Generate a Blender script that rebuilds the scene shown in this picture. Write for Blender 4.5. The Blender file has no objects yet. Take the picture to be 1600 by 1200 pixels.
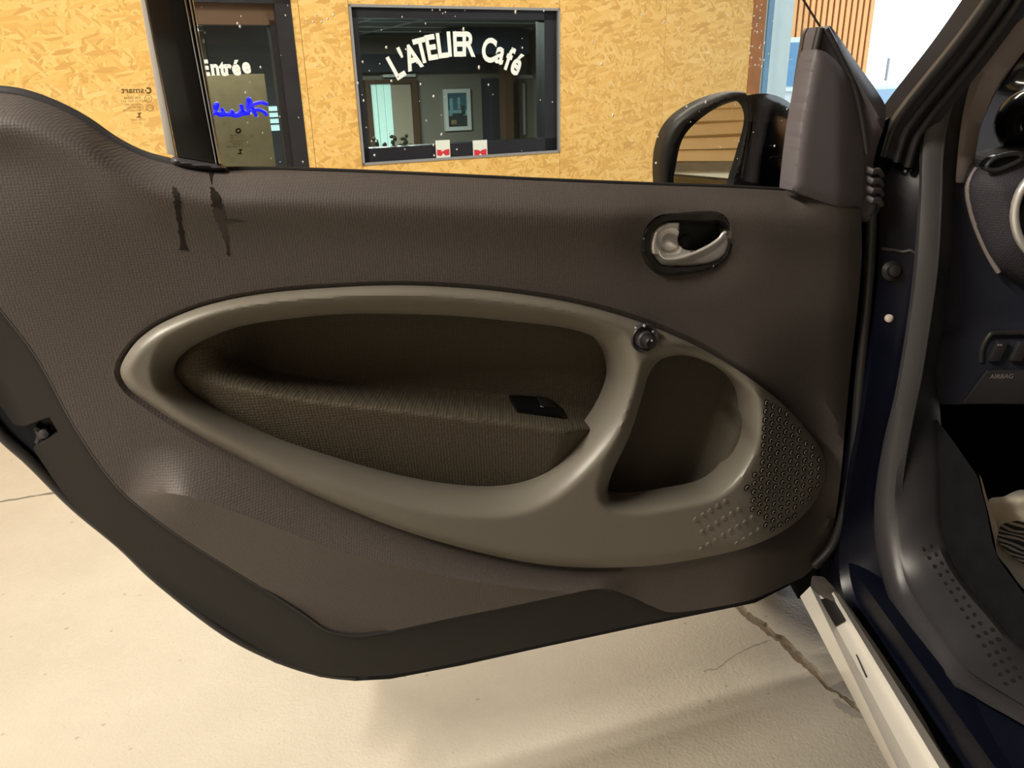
import bpy, bmesh, math, random
import numpy as np
from mathutils import Vector, Matrix
from mathutils.geometry import delaunay_2d_cdt

random.seed(7); rng = np.random.default_rng(7)
scene = bpy.context.scene
C = scene.collection

# ------------------------------------------------------------------ camera
F = 1202.0                                   # focal length in pixels of the 1600x1200 frame
CAM = np.array([0.0, 0.0, 1.15])
dn = np.array([75.0, 3080.0, F]); dn /= np.linalg.norm(dn)      # world "down" in camera axes (x right, y down, z forward)
# build world axes from it: camera forward projects on world +Y
fwd_c = np.array([0, 0, 1.0]); y_c = fwd_c - dn * fwd_c.dot(dn); y_c /= np.linalg.norm(y_c)
x_c = np.cross(dn, y_c); x_c = x_c if x_c[0] > 0 else -x_c
RM = np.array([x_c, y_c, -dn])               # rows: world axes in camera coordinates -> world = RM @ cam
right_w, down_w, fwd_w = RM[:, 0], RM[:, 1], RM[:, 2]
cam = bpy.data.cameras.new('camera'); cam_o = bpy.data.objects.new('camera', cam); C.objects.link(cam_o)
cam.sensor_width = 36; cam.lens = F / 1600 * 36; cam.clip_start = 0.02; cam.clip_end = 300
m = Matrix.Identity(4)
for i in range(3):
    m[i][0] = right_w[i]; m[i][1] = -down_w[i]; m[i][2] = -fwd_w[i]; m[i][3] = CAM[i]
cam_o.matrix_world = m
scene.camera = cam_o

# ------------------------------------------------------------------ world, exposure
w = bpy.data.worlds.new('overcast_sky'); scene.world = w; w.use_nodes = True
bg = w.node_tree.nodes['Background']; bg.inputs[0].default_value = (0.80, 0.90, 1.0, 1); bg.inputs[1].default_value = 2.6
vs = scene.view_settings
vs.view_transform = 'Standard'; vs.look = 'None'; vs.exposure = 0.0; vs.gamma = 1.0; vs.use_curve_mapping = False

# ceiling lamps (x, y, length along y, power)
LAMPS = [(-0.75, 2.0, 'x', 52), (-1.75, -0.25, 'y', 190), (-2.2, -2.8, 'y', 9), (-3.3, 1.4, 'y', 20), (1.0, 3.1, 'x', 50)]  # last lamp is added to brighten the right end of the board wall
LAMP_Z = 2.85; LAMP_COL = (1.0, 0.91, 0.76)

# ------------------------------------------------------------------ projection helpers: a picture point lifted to its real plane
def ray(px, py):
    v = np.array([(px - 800) / F, (py - 600) / F, 1.0])
    return RM @ v
def hit(px, py, p0, n):
    d = ray(px, py); t = (np.asarray(p0) - CAM).dot(n) / d.dot(n)
    return CAM + d * t
def on_x(px, py, x): return hit(px, py, (x, 0, 0), np.array([1.0, 0, 0]))
def on_y(px, py, y): return hit(px, py, (0, y, 0), np.array([0, 1.0, 0]))
def on_z(px, py, z): return hit(px, py, (0, 0, z), np.array([0, 0, 1.0]))
# the open door: vertical plane swung out from the hinge, w = distance towards the driver's side
TILT = math.radians(17)
DU = np.array([-math.cos(TILT), -math.sin(TILT), 0]); DN = np.array([math.sin(TILT), -math.cos(TILT), 0])
DH = on_y(1330, 600, 1.15)
def on_door(px, py, w=0.0): return hit(px, py, DH + DN * w, DN)
# the garage wall with the cafe window
WA = math.radians(64)
WD = np.array([math.sin(WA), math.cos(WA), 0]); WN = np.array([math.cos(WA), -math.sin(WA), 0])
W0 = on_y(710, 130, 4.3); W0[2] = 0
def on_wall(px, py, d=0.0): return hit(px, py, W0 + WN * d, WN)
def wsz(px, py, d=0.0):
    p = on_wall(px, py, d); return float((p - W0).dot(WD)), float(p[2])
def wpt(s, z, d=0.0): return W0 + WD * s + WN * d + np.array([0, 0, z])

# ------------------------------------------------------------------ object helpers
ROOTM = {}
def put(o, parent=None):
    C.objects.link(o)
    if parent is not None and parent.parent is not None and parent.parent.parent is not None: parent = parent.parent   # thing > part > sub-part, no deeper
    if parent is not None: o.parent = parent
    return o
def root_of(o):
    while o.parent is not None: o = o.parent
    return o
def tag(o, label=None, cat=None, group=None, kind=None):
    if label: o['label'] = label
    if cat: o['category'] = cat
    if group: o['group'] = group
    if kind: o['kind'] = kind
    return o
def thing(name, label, cat, loc, rz=0.0, group=None):
    o = bpy.data.objects.new(name, None); put(o)
    o.location = Vector(loc); o.rotation_euler = (0, 0, rz); o.empty_display_size = 0.1
    ROOTM[o.name] = Matrix.Translation(Vector(loc)) @ Matrix.Rotation(rz, 4, 'Z')
    return tag(o, label, cat, group)
def mesh_obj(name, verts, faces, mat, parent=None, smooth=False, sharp=None, loc=None):
    """verts in world coordinates"""
    me = bpy.data.meshes.new(name)
    V = [Vector(v) for v in verts]
    if parent is not None:
        r = root_of(parent)
        if r.name in ROOTM:
            im = ROOTM[r.name].inverted(); V = [im @ v for v in V]
    elif loc is not None:
        V = [v - Vector(loc) for v in V]
    me.from_pydata(V, [], faces)
    me.update()
    if mat is not None: me.materials.append(mat)
    if smooth:
        me.polygons.foreach_set('use_smooth', [True] * len(me.polygons))
        if sharp is not None: me.set_sharp_from_angle(angle=math.radians(sharp))
    o = bpy.data.objects.new(name, me); put(o, parent)
    if parent is None and loc is not None: o.location = Vector(loc)
    return o
def join_lists(*parts):
    V, Fc = [], []
    for v, f in parts:
        k = len(V); V += list(v); Fc += [tuple(i + k for i in q) for q in f]
    return V, Fc

def box_g(c, ax, ay, az):
    """box from centre and three half-axis vectors"""
    c, ax, ay, az = map(np.asarray, (c, ax, ay, az)); V = []
    for sx in (-1, 1):
        for sy in (-1, 1):
            for sz in (-1, 1): V.append(c + sx * ax + sy * ay + sz * az)
    return V, [(0, 1, 3, 2), (4, 6, 7, 5), (0, 4, 5, 1), (2, 3, 7, 6), (0, 2, 6, 4), (1, 5, 7, 3)]
def abox(x0, x1, y0, y1, z0, z1):
    return box_g(((x0+x1)/2, (y0+y1)/2, (z0+z1)/2), ((x1-x0)/2, 0, 0), (0, (y1-y0)/2, 0), (0, 0, (z1-z0)/2))
def wbox(s0, s1, z0, z1, d0, d1):
    """box on the garage wall: s along, z up, d towards the garage"""
    c = wpt((s0+s1)/2, (z0+z1)/2, (d0+d1)/2)
    return box_g(c, WD * (s1-s0)/2, WN * (d1-d0)/2, np.array([0, 0, (z1-z0)/2]))
def bevel_box(name, geo, mat, parent=None, bev=0.004, loc=None):
    o = mesh_obj(name, geo[0], geo[1], mat, parent, loc=loc)
    bm = bmesh.new(); bm.from_mesh(o.data)
    bmesh.ops.recalc_face_normals(bm, faces=bm.faces)
    bmesh.ops.bevel(bm, geom=bm.edges[:], offset=bev, segments=2, affect='EDGES', profile=0.6)
    bm.to_mesh(o.data); bm.free()
    o.data.polygons.foreach_set('use_smooth', [True] * len(o.data.polygons)); o.data.set_sharp_from_angle(angle=math.radians(40))
    return o

def cr(pts, closed=False, n=12):
    """Catmull-Rom through control points"""
    P = np.array(pts, float); N = len(P); out = []
    segs = N if closed else N - 1
    for i in range(segs):
        if closed: p0, p1, p2, p3 = P[(i-1) % N], P[i], P[(i+1) % N], P[(i+2) % N]
        else: p0, p1, p2, p3 = P[max(i-1, 0)], P[i], P[i+1], P[min(i+2, N-1)]
        for k in range(n):
            t = k / n
            out.append(0.5 * ((2*p1) + (p2-p0)*t + (2*p0-5*p1+4*p2-p3)*t*t + (3*p1-p0-3*p2+p3)*t**3))
    if not closed: out.append(P[-1])
    return np.array(out)
def resample(P, n=None, step=None, closed=False):
    P = np.array(P, float)
    Q = np.vstack([P, P[:1]]) if closed else P
    d = np.r_[0, np.cumsum(np.linalg.norm(np.diff(Q, axis=0), axis=1))]
    if n is None: n = max(3, int(round(d[-1] / step)))
    t = np.linspace(0, d[-1], n + 1)[:-1] if closed else np.linspace(0, d[-1], n)
    return np.stack([np.interp(t, d, Q[:, k]) for k in range(Q.shape[1])], 1)
def pip(P, poly):
    P = np.atleast_2d(P); x, y = P[:, 0], P[:, 1]; inside = np.zeros(len(P), bool)
    q = np.roll(poly, -1, 0)
    for (x0, y0), (x1, y1) in zip(poly, q):
        if y0 == y1: continue
        c = ((y0 > y) != (y1 > y)) & (x < (x1 - x0) * (y - y0) / (y1 - y0) + x0)
        inside ^= c
    return inside
def pdist(P, line, closed=True):
    P = np.atleast_2d(P); A = np.asarray(line, float)
    B = np.roll(A, -1, 0) if closed else A[1:]
    A = A if closed else A[:-1]
    best = np.full(len(P), 1e9)
    for a, b in zip(A, B):
        ab = b - a; L = ab.dot(ab) + 1e-12
        t = np.clip(((P - a) @ ab) / L, 0, 1)
        d = np.linalg.norm(P - (a + t[:, None] * ab), axis=1)
        best = np.minimum(best, d)
    return best
def offset_poly(poly, d):
    """move a closed polyline outwards (d>0) or inwards"""
    P = np.asarray(poly, float); t = np.roll(P, -1, 0) - np.roll(P, 1, 0)
    t /= np.linalg.norm(t, axis=1)[:, None] + 1e-9
    area = 0.5 * np.sum(P[:, 0] * np.roll(P[:, 1], -1) - np.roll(P[:, 0], -1) * P[:, 1])
    nrm = np.stack([t[:, 1], -t[:, 0]], 1) * (1 if area > 0 else -1)
    return P + nrm * d
def sst(x, a, b):
    t = np.clip((np.asarray(x, float) - a) / (b - a), 0, 1); return t * t * (3 - 2 * t)

def panel(name, outer, holes, lift, depth, step, mat, parent, rim=0.01, rimdir=None, sharp=35, extra=()):
    """triangulated curved sheet: outline and holes traced in the picture plane, depth(P) gives its real distance,
    lift(px,py,w) the 3-D point; the border is folded back by rim"""
    outer = np.asarray(outer, float); loops = [outer] + [np.asarray(h, float) for h in holes]
    V, E = [], []
    for L in loops:
        k = len(V); V += [Vector(p) for p in L]
        E += [(k + i, k + (i + 1) % len(L)) for i in range(len(L))]
    for L, closed in extra:
        L = np.asarray(L, float); L = L[pip(L, outer)] if not closed else L
        k = len(V); V += [Vector(p) for p in L]; n_ = len(L)
        E += [(k + i, k + (i + 1) % n_) for i in range(n_ if closed else n_ - 1)]; loops.append(L)
    x0, y0 = outer.min(0); x1, y1 = outer.max(0)
    gx, gy = np.meshgrid(np.arange(x0, x1, step), np.arange(y0, y1, step * 0.88))
    gx[1::2] += step / 2
    G = np.stack([gx.ravel(), gy.ravel()], 1)
    ok = pip(G, outer)
    for h in holes: ok &= ~pip(G, np.asarray(h, float))
    G = G[ok]
    dd = np.full(len(G), 1e9)
    for L in loops: dd = np.minimum(dd, pdist(G, L))
    G = G[dd > step * 0.5]
    V += [Vector(p) for p in G]
    r = delaunay_2d_cdt(V, E, [], 0, 1e-4)
    P = np.array([[v[0], v[1]] for v in r[0]]); T = np.array([f for f in r[2]])
    cen = P[T].mean(1); keep = pip(cen, outer)
    for h in holes: keep &= ~pip(cen, np.asarray(h, float))
    T = T[keep]
    W = depth(P) if callable(depth) else np.full(len(P), depth)
    X = [lift(p[0], p[1], w) for p, w in zip(P, W)]
    o = mesh_obj(name, X, [tuple(t) for t in T], mat, parent)
    bm = bmesh.new(); bm.from_mesh(o.data)
    for v in [v for v in bm.verts if not v.link_faces]: bm.verts.remove(v)
    bmesh.ops.recalc_face_normals(bm, faces=bm.faces)
    # face the camera
    bm.normal_update()
    im = ROOTM[root_of(o).name].inverted() if root_of(o).name in ROOTM else Matrix.Identity(4)
    cl = im @ Vector(CAM)
    s = sum((cl - f.calc_center_median()).dot(f.normal) * f.calc_area() for f in bm.faces)
    if s < 0: bmesh.ops.reverse_faces(bm, faces=bm.faces)
    for f in bm.faces: f.smooth = True
    if rim:
        rd = Vector(rimdir if rimdir is not None else -DN)
        rd = (im.to_3x3() @ rd).normalized() * rim
        be = [e for e in bm.edges if e.is_boundary]
        ex = bmesh.ops.extrude_edge_only(bm, edges=be)
        nv = [g for g in ex['geom'] if isinstance(g, bmesh.types.BMVert)]
        for v in nv: v.co += rd
        for e in be: e.smooth = False
        for f in bm.faces: f.smooth = True
    bm.to_mesh(o.data); bm.free()
    if sharp: o.data.set_sharp_from_angle(angle=math.radians(sharp))
    return o

def tube(path, r, n=10, closed=False, caps=True, flat=1.0, up=None):
    """tube along 3-D points; r number or list; flat squeezes across `up`"""
    P = np.array(path, float); N = len(P)
    T = np.gradient(P, axis=0) if not closed else np.roll(P, -1, 0) - np.roll(P, 1, 0)
    T /= np.linalg.norm(T, axis=1)[:, None] + 1e-12
    R = np.full(N, r) if np.isscalar(r) else np.asarray(r, float)
    u = np.asarray(up if up is not None else (0.13, 0.27, 0.95), float)
    V, Fc = [], []
    for i in range(N):
        a = u - T[i] * u.dot(T[i]); a /= np.linalg.norm(a) + 1e-12
        b = np.cross(T[i], a)
        for k in range(n):
            th = 2 * math.pi * k / n
            V.append(P[i] + R[i] * (math.cos(th) * a * flat + math.sin(th) * b))
    for i in range(N if closed else N - 1):
        j = (i + 1) % N
        for k in range(n):
            Fc.append((i*n+k, i*n+(k+1) % n, j*n+(k+1) % n, j*n+k))
    if caps and not closed:
        Fc.append(tuple(range(n))[::-1]); Fc.append(tuple((N-1)*n+k for k in range(n)))
    return V, Fc
def tube_obj(name, path, r, mat, parent=None, **kw):
    v, f = tube(path, r, **kw); return mesh_obj(name, v, f, mat, parent, smooth=True, sharp=50)
def lathe(c, axis, prof, n=28):
    """prof: list of (radius, height along axis)"""
    c = np.asarray(c, float); a = np.asarray(axis, float); a /= np.linalg.norm(a)
    t = np.array([0, 0, 1.0]) if abs(a[2]) < 0.9 else np.array([1.0, 0, 0])
    u = np.cross(a, t); u /= np.linalg.norm(u); v = np.cross(a, u)
    V, Fc = [], []
    for r, h in prof:
        for k in range(n):
            th = 2*math.pi*k/n; V.append(c + a*h + r*(math.cos(th)*u + math.sin(th)*v))
    for i in range(len(prof)-1):
        for k in range(n): Fc.append((i*n+k, i*n+(k+1) % n, (i+1)*n+(k+1) % n, (i+1)*n+k))
    if prof[-1][0] > 1e-6: Fc.append(tuple((len(prof)-1)*n+k for k in range(n)))
    if prof[0][0] > 1e-6: Fc.append(tuple(range(n))[::-1])
    return V, Fc
def lathe_obj(name, c, axis, prof, mat, parent=None, n=28, sharp=40):
    v, f = lathe(c, axis, prof, n); return mesh_obj(name, v, f, mat, parent, smooth=True, sharp=sharp)
def loft(name, curves, mat, parent, sharp=45):
    n = len(curves[0]); V = [p for c in curves for p in c]; Fc = []
    for j in range(len(curves)-1):
        for i in range(n-1): Fc.append((j*n+i, j*n+i+1, (j+1)*n+i+1, (j+1)*n+i))
    return mesh_obj(name, V, Fc, mat, parent, smooth=True, sharp=sharp)
def prism(name, pts3, dirv, mat, parent=None, bev=0.0, loc=None):
    """polygon extruded along dirv"""
    P = [np.asarray(p, float) for p in pts3]; d = np.asarray(dirv, float); n = len(P)
    V = P + [p + d for p in P]
    Fc = [tuple(range(n)), tuple(range(2*n-1, n-1, -1))] + [(i, n+i, n+(i+1) % n, (i+1) % n) for i in range(n)]
    o = mesh_obj(name, V, Fc, mat, parent, loc=loc)
    bm = bmesh.new(); bm.from_mesh(o.data); bmesh.ops.recalc_face_normals(bm, faces=bm.faces)
    if bev: bmesh.ops.bevel(bm, geom=[e for e in bm.edges], offset=bev, segments=2, affect='EDGES', profile=0.6, clamp_overlap=True)
    bm.to_mesh(o.data); bm.free()
    if bev:
        o.data.polygons.foreach_set('use_smooth', [True]*len(o.data.polygons)); o.data.set_sharp_from_angle(angle=math.radians(38))
    return o
def text_geo(s, size=1.0, bold=0.0, align='CENTER', extrude=0.0):
    cu = bpy.data.curves.new('lettering', 'FONT'); cu.body = s; cu.size = size; cu.offset = bold
    cu.align_x = align; cu.align_y = 'CENTER'; cu.extrude = extrude; cu.resolution_u = 4
    o = bpy.data.objects.new('lettering', cu); C.objects.link(o)
    bpy.context.view_layer.update()
    me = bpy.data.meshes.new_from_object(o.evaluated_get(bpy.context.evaluated_depsgraph_get()))
    V = [tuple(v.co) for v in me.vertices]; Fc = [tuple(p.vertices) for p in me.polygons]
    bpy.data.objects.remove(o); bpy.data.curves.remove(cu); bpy.data.meshes.remove(me)
    return V, Fc
def text_obj(name, s, origin, ex, ey, size, mat, parent, bold=0.0, rot=0.0, sx=1.0, lift=None):
    V, Fc = text_geo(s, size, bold); ex = np.asarray(ex, float); ey = np.asarray(ey, float)
    c, sn = math.cos(rot), math.sin(rot); out = []
    cx = (min(v[0] for v in V) + max(v[0] for v in V)) / 2; cy = (min(v[1] for v in V) + max(v[1] for v in V)) / 2
    for x, y, z in V:
        x = (x - cx) * sx; y = y - cy
        out.append(np.asarray(origin) + ex * (x*c - y*sn) + ey * (x*sn + y*c))
    return mesh_obj(name, out, Fc, mat, parent)

# ------------------------------------------------------------------ materials
def nt(name):
    mt = bpy.data.materials.new(name); mt.use_nodes = True
    t = mt.node_tree; b = t.nodes['Principled BSDF']
    return mt, t, b
def nd(t, kind, **kw):
    n = t.nodes.new(kind)
    for k, v in kw.items(): setattr(n, k, v)
    return n
def setin(n, d):
    for k, v in d.items(): n.inputs[k].default_value = v
    return n
def basic(name, col, rough=0.5, metal=0.0, spec=0.5, noise=0.0, nscale=8.0, bump=0.0, bscale=200.0, coat=0.0, emit=None, estr=0.0):
    mt, t, b = nt(name)
    b.inputs['Base Color'].default_value = (*col, 1); b.inputs['Roughness'].default_value = rough
    b.inputs['Metallic'].default_value = metal; b.inputs['Specular IOR Level'].default_value = spec
    b.inputs['Coat Weight'].default_value = coat
    tc = nd(t, 'ShaderNodeTexCoord')
    if noise:
        n = setin(nd(t, 'ShaderNodeTexNoise'), {'Scale': nscale, 'Detail': 6.0}); t.links.new(tc.outputs['Object'], n.inputs['Vector'])
        r = nd(t, 'ShaderNodeMix', data_type='RGBA'); r.inputs[6].default_value = (*[c*(1-noise) for c in col], 1); r.inputs[7].default_value = (*[min(1, c*(1+noise)) for c in col], 1)
        t.links.new(n.outputs['Fac'], r.inputs[0]); t.links.new(r.outputs[2], b.inputs['Base Color'])
        mr = setin(nd(t, 'ShaderNodeMapRange'), {'To Min': max(0, rough-0.12), 'To Max': min(1, rough+0.12)}); t.links.new(n.outputs['Fac'], mr.inputs[0]); t.links.new(mr.outputs[0], b.inputs['Roughness'])
    if bump:
        n2 = setin(nd(t, 'ShaderNodeTexNoise'), {'Scale': bscale, 'Detail': 3.0}); t.links.new(tc.outputs['Object'], n2.inputs['Vector'])
        bp = setin(nd(t, 'ShaderNodeBump'), {'Strength': bump, 'Distance': 0.002}); t.links.new(n2.outputs['Fac'], bp.inputs['Height']); t.links.new(bp.outputs[0], b.inputs['Normal'])
    if emit:
        b.inputs['Emission Color'].default_value = (*emit, 1); b.inputs['Emission Strength'].default_value = estr
    return mt
def weave(name, col, pitch, strength, rough=0.75, stretch=1.0, spec=0.3):
    """grained panel: staggered dots of the given pitch (metres)"""
    mt, t, b = nt(name); tc = nd(t, 'ShaderNodeTexCoord')
    b.inputs['Roughness'].default_value = rough; b.inputs['Specular IOR Level'].default_value = spec
    mp = setin(nd(t, 'ShaderNodeMapping'), {'Scale': (1/pitch, 0.0, stretch/pitch)}); mp.inputs['Rotation'].default_value = (0, 0, 0)
    t.links.new(tc.outputs['Object'], mp.inputs['Vector'])
    vo = setin(nd(t, 'ShaderNodeTexVoronoi'), {'Scale': 1.0, 'Randomness': 0.25}); t.links.new(mp.outputs[0], vo.inputs['Vector'])
    n = setin(nd(t, 'ShaderNodeTexNoise'), {'Scale': 6.0, 'Detail': 5.0}); t.links.new(tc.outputs['Object'], n.inputs['Vector'])
    r = nd(t, 'ShaderNodeMix', data_type='RGBA'); r.inputs[6].default_value = (*[c*0.85 for c in col], 1); r.inputs[7].default_value = (*[c*1.15 for c in col], 1)
    t.links.new(n.outputs['Fac'], r.inputs[0])
    mul = nd(t, 'ShaderNodeMix', data_type='RGBA', blend_type='MULTIPLY'); mul.inputs[0].default_value = 0.35
    mr = setin(nd(t, 'ShaderNodeMapRange'), {'From Max': 0.6, 'To Min': 1.25, 'To Max': 0.55}); t.links.new(vo.outputs['Distance'], mr.inputs[0])
    t.links.new(r.outputs[2], mul.inputs[6]); t.links.new(mr.outputs[0], mul.inputs[7]); t.links.new(mul.outputs[2], b.inputs['Base Color'])
    bp = setin(nd(t, 'ShaderNodeBump'), {'Strength': strength, 'Distance': pitch*0.3}); bp.invert = True
    t.links.new(vo.outputs['Distance'], bp.inputs['Height']); t.links.new(bp.outputs[0], b.inputs['Normal'])
    return mt
def osb(name, base, dark, light, scale=1.0):
    """oriented strand board: overlapping long flakes in several directions"""
    mt, t, b = nt(name); tc = nd(t, 'ShaderNodeTexCoord'); b.inputs['Roughness'].default_value = 0.62
    prev = None; hgt = None
    nz = setin(nd(t, 'ShaderNodeTexNoise'), {'Scale': 7.0*scale, 'Detail': 3.0}); t.links.new(tc.outputs['Object'], nz.inputs['Vector'])
    for i, (ang, sx, sy, seed) in enumerate([(0.2, 62, 17, 0), (1.25, 75, 16, 3), (2.2, 70, 18, 7), (2.85, 85, 14, 11), (0.75, 75, 20, 17), (1.75, 60, 15, 23)]):
        wr = nd(t, 'ShaderNodeVectorMath', operation='MULTIPLY_ADD'); wr.inputs[1].default_value = (0.02, 0.02, 0.02)
        t.links.new(nz.outputs['Color'], wr.inputs[0]); t.links.new(tc.outputs['Object'], wr.inputs[2])
        mr0 = setin(nd(t, 'ShaderNodeMapping'), {'Rotation': (0, ang, 0)}); t.links.new(wr.outputs[0], mr0.inputs['Vector'])
        mp = setin(nd(t, 'ShaderNodeMapping'), {'Location': (seed*1.7, seed*0.3, seed), 'Scale': (sx*scale, 0.0, sy*scale)})
        t.links.new(mr0.outputs[0], mp.inputs['Vector'])
        vo = setin(nd(t, 'ShaderNodeTexVoronoi'), {'Scale': 1.0, 'Randomness': 1.0}); t.links.new(mp.outputs[0], vo.inputs['Vector'])
        sp = nd(t, 'ShaderNodeSeparateColor'); t.links.new(vo.outputs['Color'], sp.inputs[0])
        rp = nd(t, 'ShaderNodeValToRGB'); el = rp.color_ramp.elements
        el[0].position = 0.0; el[0].color = (*dark, 1); el[1].position = 1.0; el[1].color = (*light, 1)
        e = el.new(0.28); e.color = (*[0.5*(a+c) for a, c in zip(dark, base)], 1); e = el.new(0.5); e.color = (*base, 1)
        t.links.new(sp.outputs[0], rp.inputs[0])
        if prev is None: prev = rp.outputs[0]; hgt = sp.outputs[1]
        else:
            gt = nd(t, 'ShaderNodeMath', operation='GREATER_THAN'); gt.inputs[1].default_value = 0.62; t.links.new(sp.outputs[2], gt.inputs[0])
            mx = nd(t, 'ShaderNodeMix', data_type='RGBA'); t.links.new(gt.outputs[0], mx.inputs[0]); t.links.new(prev, mx.inputs[6]); t.links.new(rp.outputs[0], mx.inputs[7]); prev = mx.outputs[2]
            mh = nd(t, 'ShaderNodeMix', data_type='FLOAT'); t.links.new(gt.outputs[0], mh.inputs[0]); t.links.new(hgt, mh.inputs[2]); t.links.new(sp.outputs[1], mh.inputs[3]); hgt = mh.outputs[0]
    soft = nd(t, 'ShaderNodeMix', data_type='RGBA'); soft.inputs[0].default_value = 0.52; soft.inputs[7].default_value = (*base, 1); t.links.new(prev, soft.inputs[6])
    t.links.new(soft.outputs[2], b.inputs['Base Color'])
    bp = setin(nd(t, 'ShaderNodeBump'), {'Strength': 0.25, 'Distance': 0.003}); t.links.new(hgt, bp.inputs['Height']); t.links.new(bp.outputs[0], b.inputs['Normal'])
    return mt
def thin_glass(name, tint, refl=1.0):
    mt = bpy.data.materials.new(name); mt.use_nodes = True; t = mt.node_tree; t.nodes.clear()
    out = nd(t, 'ShaderNodeOutputMaterial'); mx = nd(t, 'ShaderNodeMixShader'); tr = nd(t, 'ShaderNodeBsdfTransparent'); gl = nd(t, 'ShaderNodeBsdfGlossy')
    tr.inputs[0].default_value = (*tint, 1); gl.inputs['Roughness'].default_value = 0.0; gl.inputs[0].default_value = (refl, refl, refl, 1)
    fr = nd(t, 'ShaderNodeFresnel'); fr.inputs[0].default_value = 1.45
    t.links.new(fr.outputs[0], mx.inputs[0]); t.links.new(tr.outputs[0], mx.inputs[1]); t.links.new(gl.outputs[0], mx.inputs[2]); t.links.new(mx.outputs[0], out.inputs[0])
    return mt
def concrete(name):
    mt, t, b = nt(name); tc = nd(t, 'ShaderNodeTexCoord'); b.inputs['Roughness'].default_value = 0.45; b.inputs['Specular IOR Level'].default_value = 0.4
    n1 = setin(nd(t, 'ShaderNodeTexNoise'), {'Scale': 1.6, 'Detail': 6.0, 'Roughness': 0.6}); n2 = setin(nd(t, 'ShaderNodeTexNoise'), {'Scale': 55.0, 'Detail': 5.0, 'Roughness': 0.6})
    vo = setin(nd(t, 'ShaderNodeTexVoronoi'), {'Scale': 26.0}); n3 = setin(nd(t, 'ShaderNodeTexNoise'), {'Scale': 150.0, 'Detail': 3.0})
    for n in (n1, n2, vo, n3): t.links.new(tc.outputs['Object'], n.inputs['Vector'])
    rp = nd(t, 'ShaderNodeValToRGB'); el = rp.color_ramp.elements
    el[0].position = 0.3; el[0].color = (0.34, 0.31, 0.26, 1); el[1].position = 0.7; el[1].color = (0.42, 0.39, 0.335, 1); t.links.new(n1.outputs['Fac'], rp.inputs[0])
    # small pits: dark where the voronoi point is close and the cell is a chosen one
    sp = nd(t, 'ShaderNodeSeparateColor'); t.links.new(vo.outputs['Color'], sp.inputs[0])
    lt = nd(t, 'ShaderNodeMath', operation='LESS_THAN'); lt.inputs[1].default_value = 0.17; wob = nd(t, 'ShaderNodeMath', operation='MULTIPLY_ADD'); wob.inputs[1].default_value = 0.35; wob.inputs[2].default_value = -0.1
    t.links.new(n2.outputs['Fac'], wob.inputs[0]); ad = nd(t, 'ShaderNodeMath', operation='ADD'); t.links.new(vo.outputs['Distance'], ad.inputs[0]); t.links.new(wob.outputs[0], ad.inputs[1]); t.links.new(ad.outputs[0], lt.inputs[0])
    gt = nd(t, 'ShaderNodeMath', operation='GREATER_THAN'); gt.inputs[1].default_value = 0.72; t.links.new(sp.outputs[0], gt.inputs[0])
    pit = nd(t, 'ShaderNodeMath', operation='MULTIPLY'); t.links.new(lt.outputs[0], pit.inputs[0]); t.links.new(gt.outputs[0], pit.inputs[1])
    mx = nd(t, 'ShaderNodeMix', data_type='RGBA'); mx.inputs[7].default_value = (0.21, 0.175, 0.13, 1); pf = nd(t, 'ShaderNodeMath', operation='MULTIPLY'); pf.inputs[1].default_value = 0.55; t.links.new(pit.outputs[0], pf.inputs[0])
    t.links.new(pf.outputs[0], mx.inputs[0]); t.links.new(rp.outputs[0], mx.inputs[6]); t.links.new(mx.outputs[2], b.inputs['Base Color'])
    hs = nd(t, 'ShaderNodeMath', operation='MULTIPLY_ADD'); hs.inputs[1].default_value = -0.6; t.links.new(pit.outputs[0], hs.inputs[0]); 
    h0 = nd(t, 'ShaderNodeMath', operation='ADD'); t.links.new(n2.outputs['Fac'], h0.inputs[0]); t.links.new(n3.outputs['Fac'], h0.inputs[1]); t.links.new(h0.outputs[0], hs.inputs[2])
    bp = setin(nd(t, 'ShaderNodeBump'), {'Strength': 0.55, 'Distance': 0.004}); t.links.new(hs.outputs[0], bp.inputs['Height']); t.links.new(bp.outputs[0], b.inputs['Normal'])
    return mt

M = {}
M['fabric'] = weave('grained_door_panel', (0.090, 0.077, 0.073), 0.0032, 0.4, rough=0.55, spec=0.45)
M['insert'] = weave('coarse_mesh_fabric', (0.085, 0.072, 0.053), 0.0042, 0.8, rough=0.7, stretch=1.0)
M['pocketfab'] = weave('pocket_fabric', (0.075, 0.066, 0.053), 0.003, 0.5, rough=0.8)
M['trim'] = basic('satin_grey_plastic', (0.155, 0.142, 0.120), 0.42, noise=0.06, nscale=9, bump=0.06, bscale=700)
M['plastic'] = basic('smooth_dark_plastic', (0.015, 0.014, 0.014), 0.46, spec=0.35, noise=0.1, nscale=7, bump=0.08, bscale=900)
M['plastic_grey'] = basic('dark_grey_plastic', (0.028, 0.027, 0.031), 0.45, noise=0.06, bump=0.08, bscale=900)
M['sail'] = basic('sail_plastic', (0.12, 0.108, 0.122), 0.5, noise=0.05, bump=0.06, bscale=900)
M['rubber'] = basic('black_rubber', (0.022, 0.021, 0.022), 0.5, noise=0.1, bump=0.1, bscale=400)
M['rubber_grey'] = basic('weathered_rubber', (0.04, 0.038, 0.042), 0.42, noise=0.15, bump=0.08, bscale=300)
M['paint'] = basic('black_body_paint', (0.004, 0.005, 0.012), 0.3, spec=0.25, noise=0.2, nscale=14)
M['gloss'] = basic('gloss_black', (0.006, 0.006, 0.007), 0.12)
M['chrome'] = basic('satin_chrome', (0.78, 0.76, 0.74), 0.3, metal=0.55)
M['chromebright'] = basic('bright_strip', (0.75, 0.78, 0.82), 0.2, metal=1.0)
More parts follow.
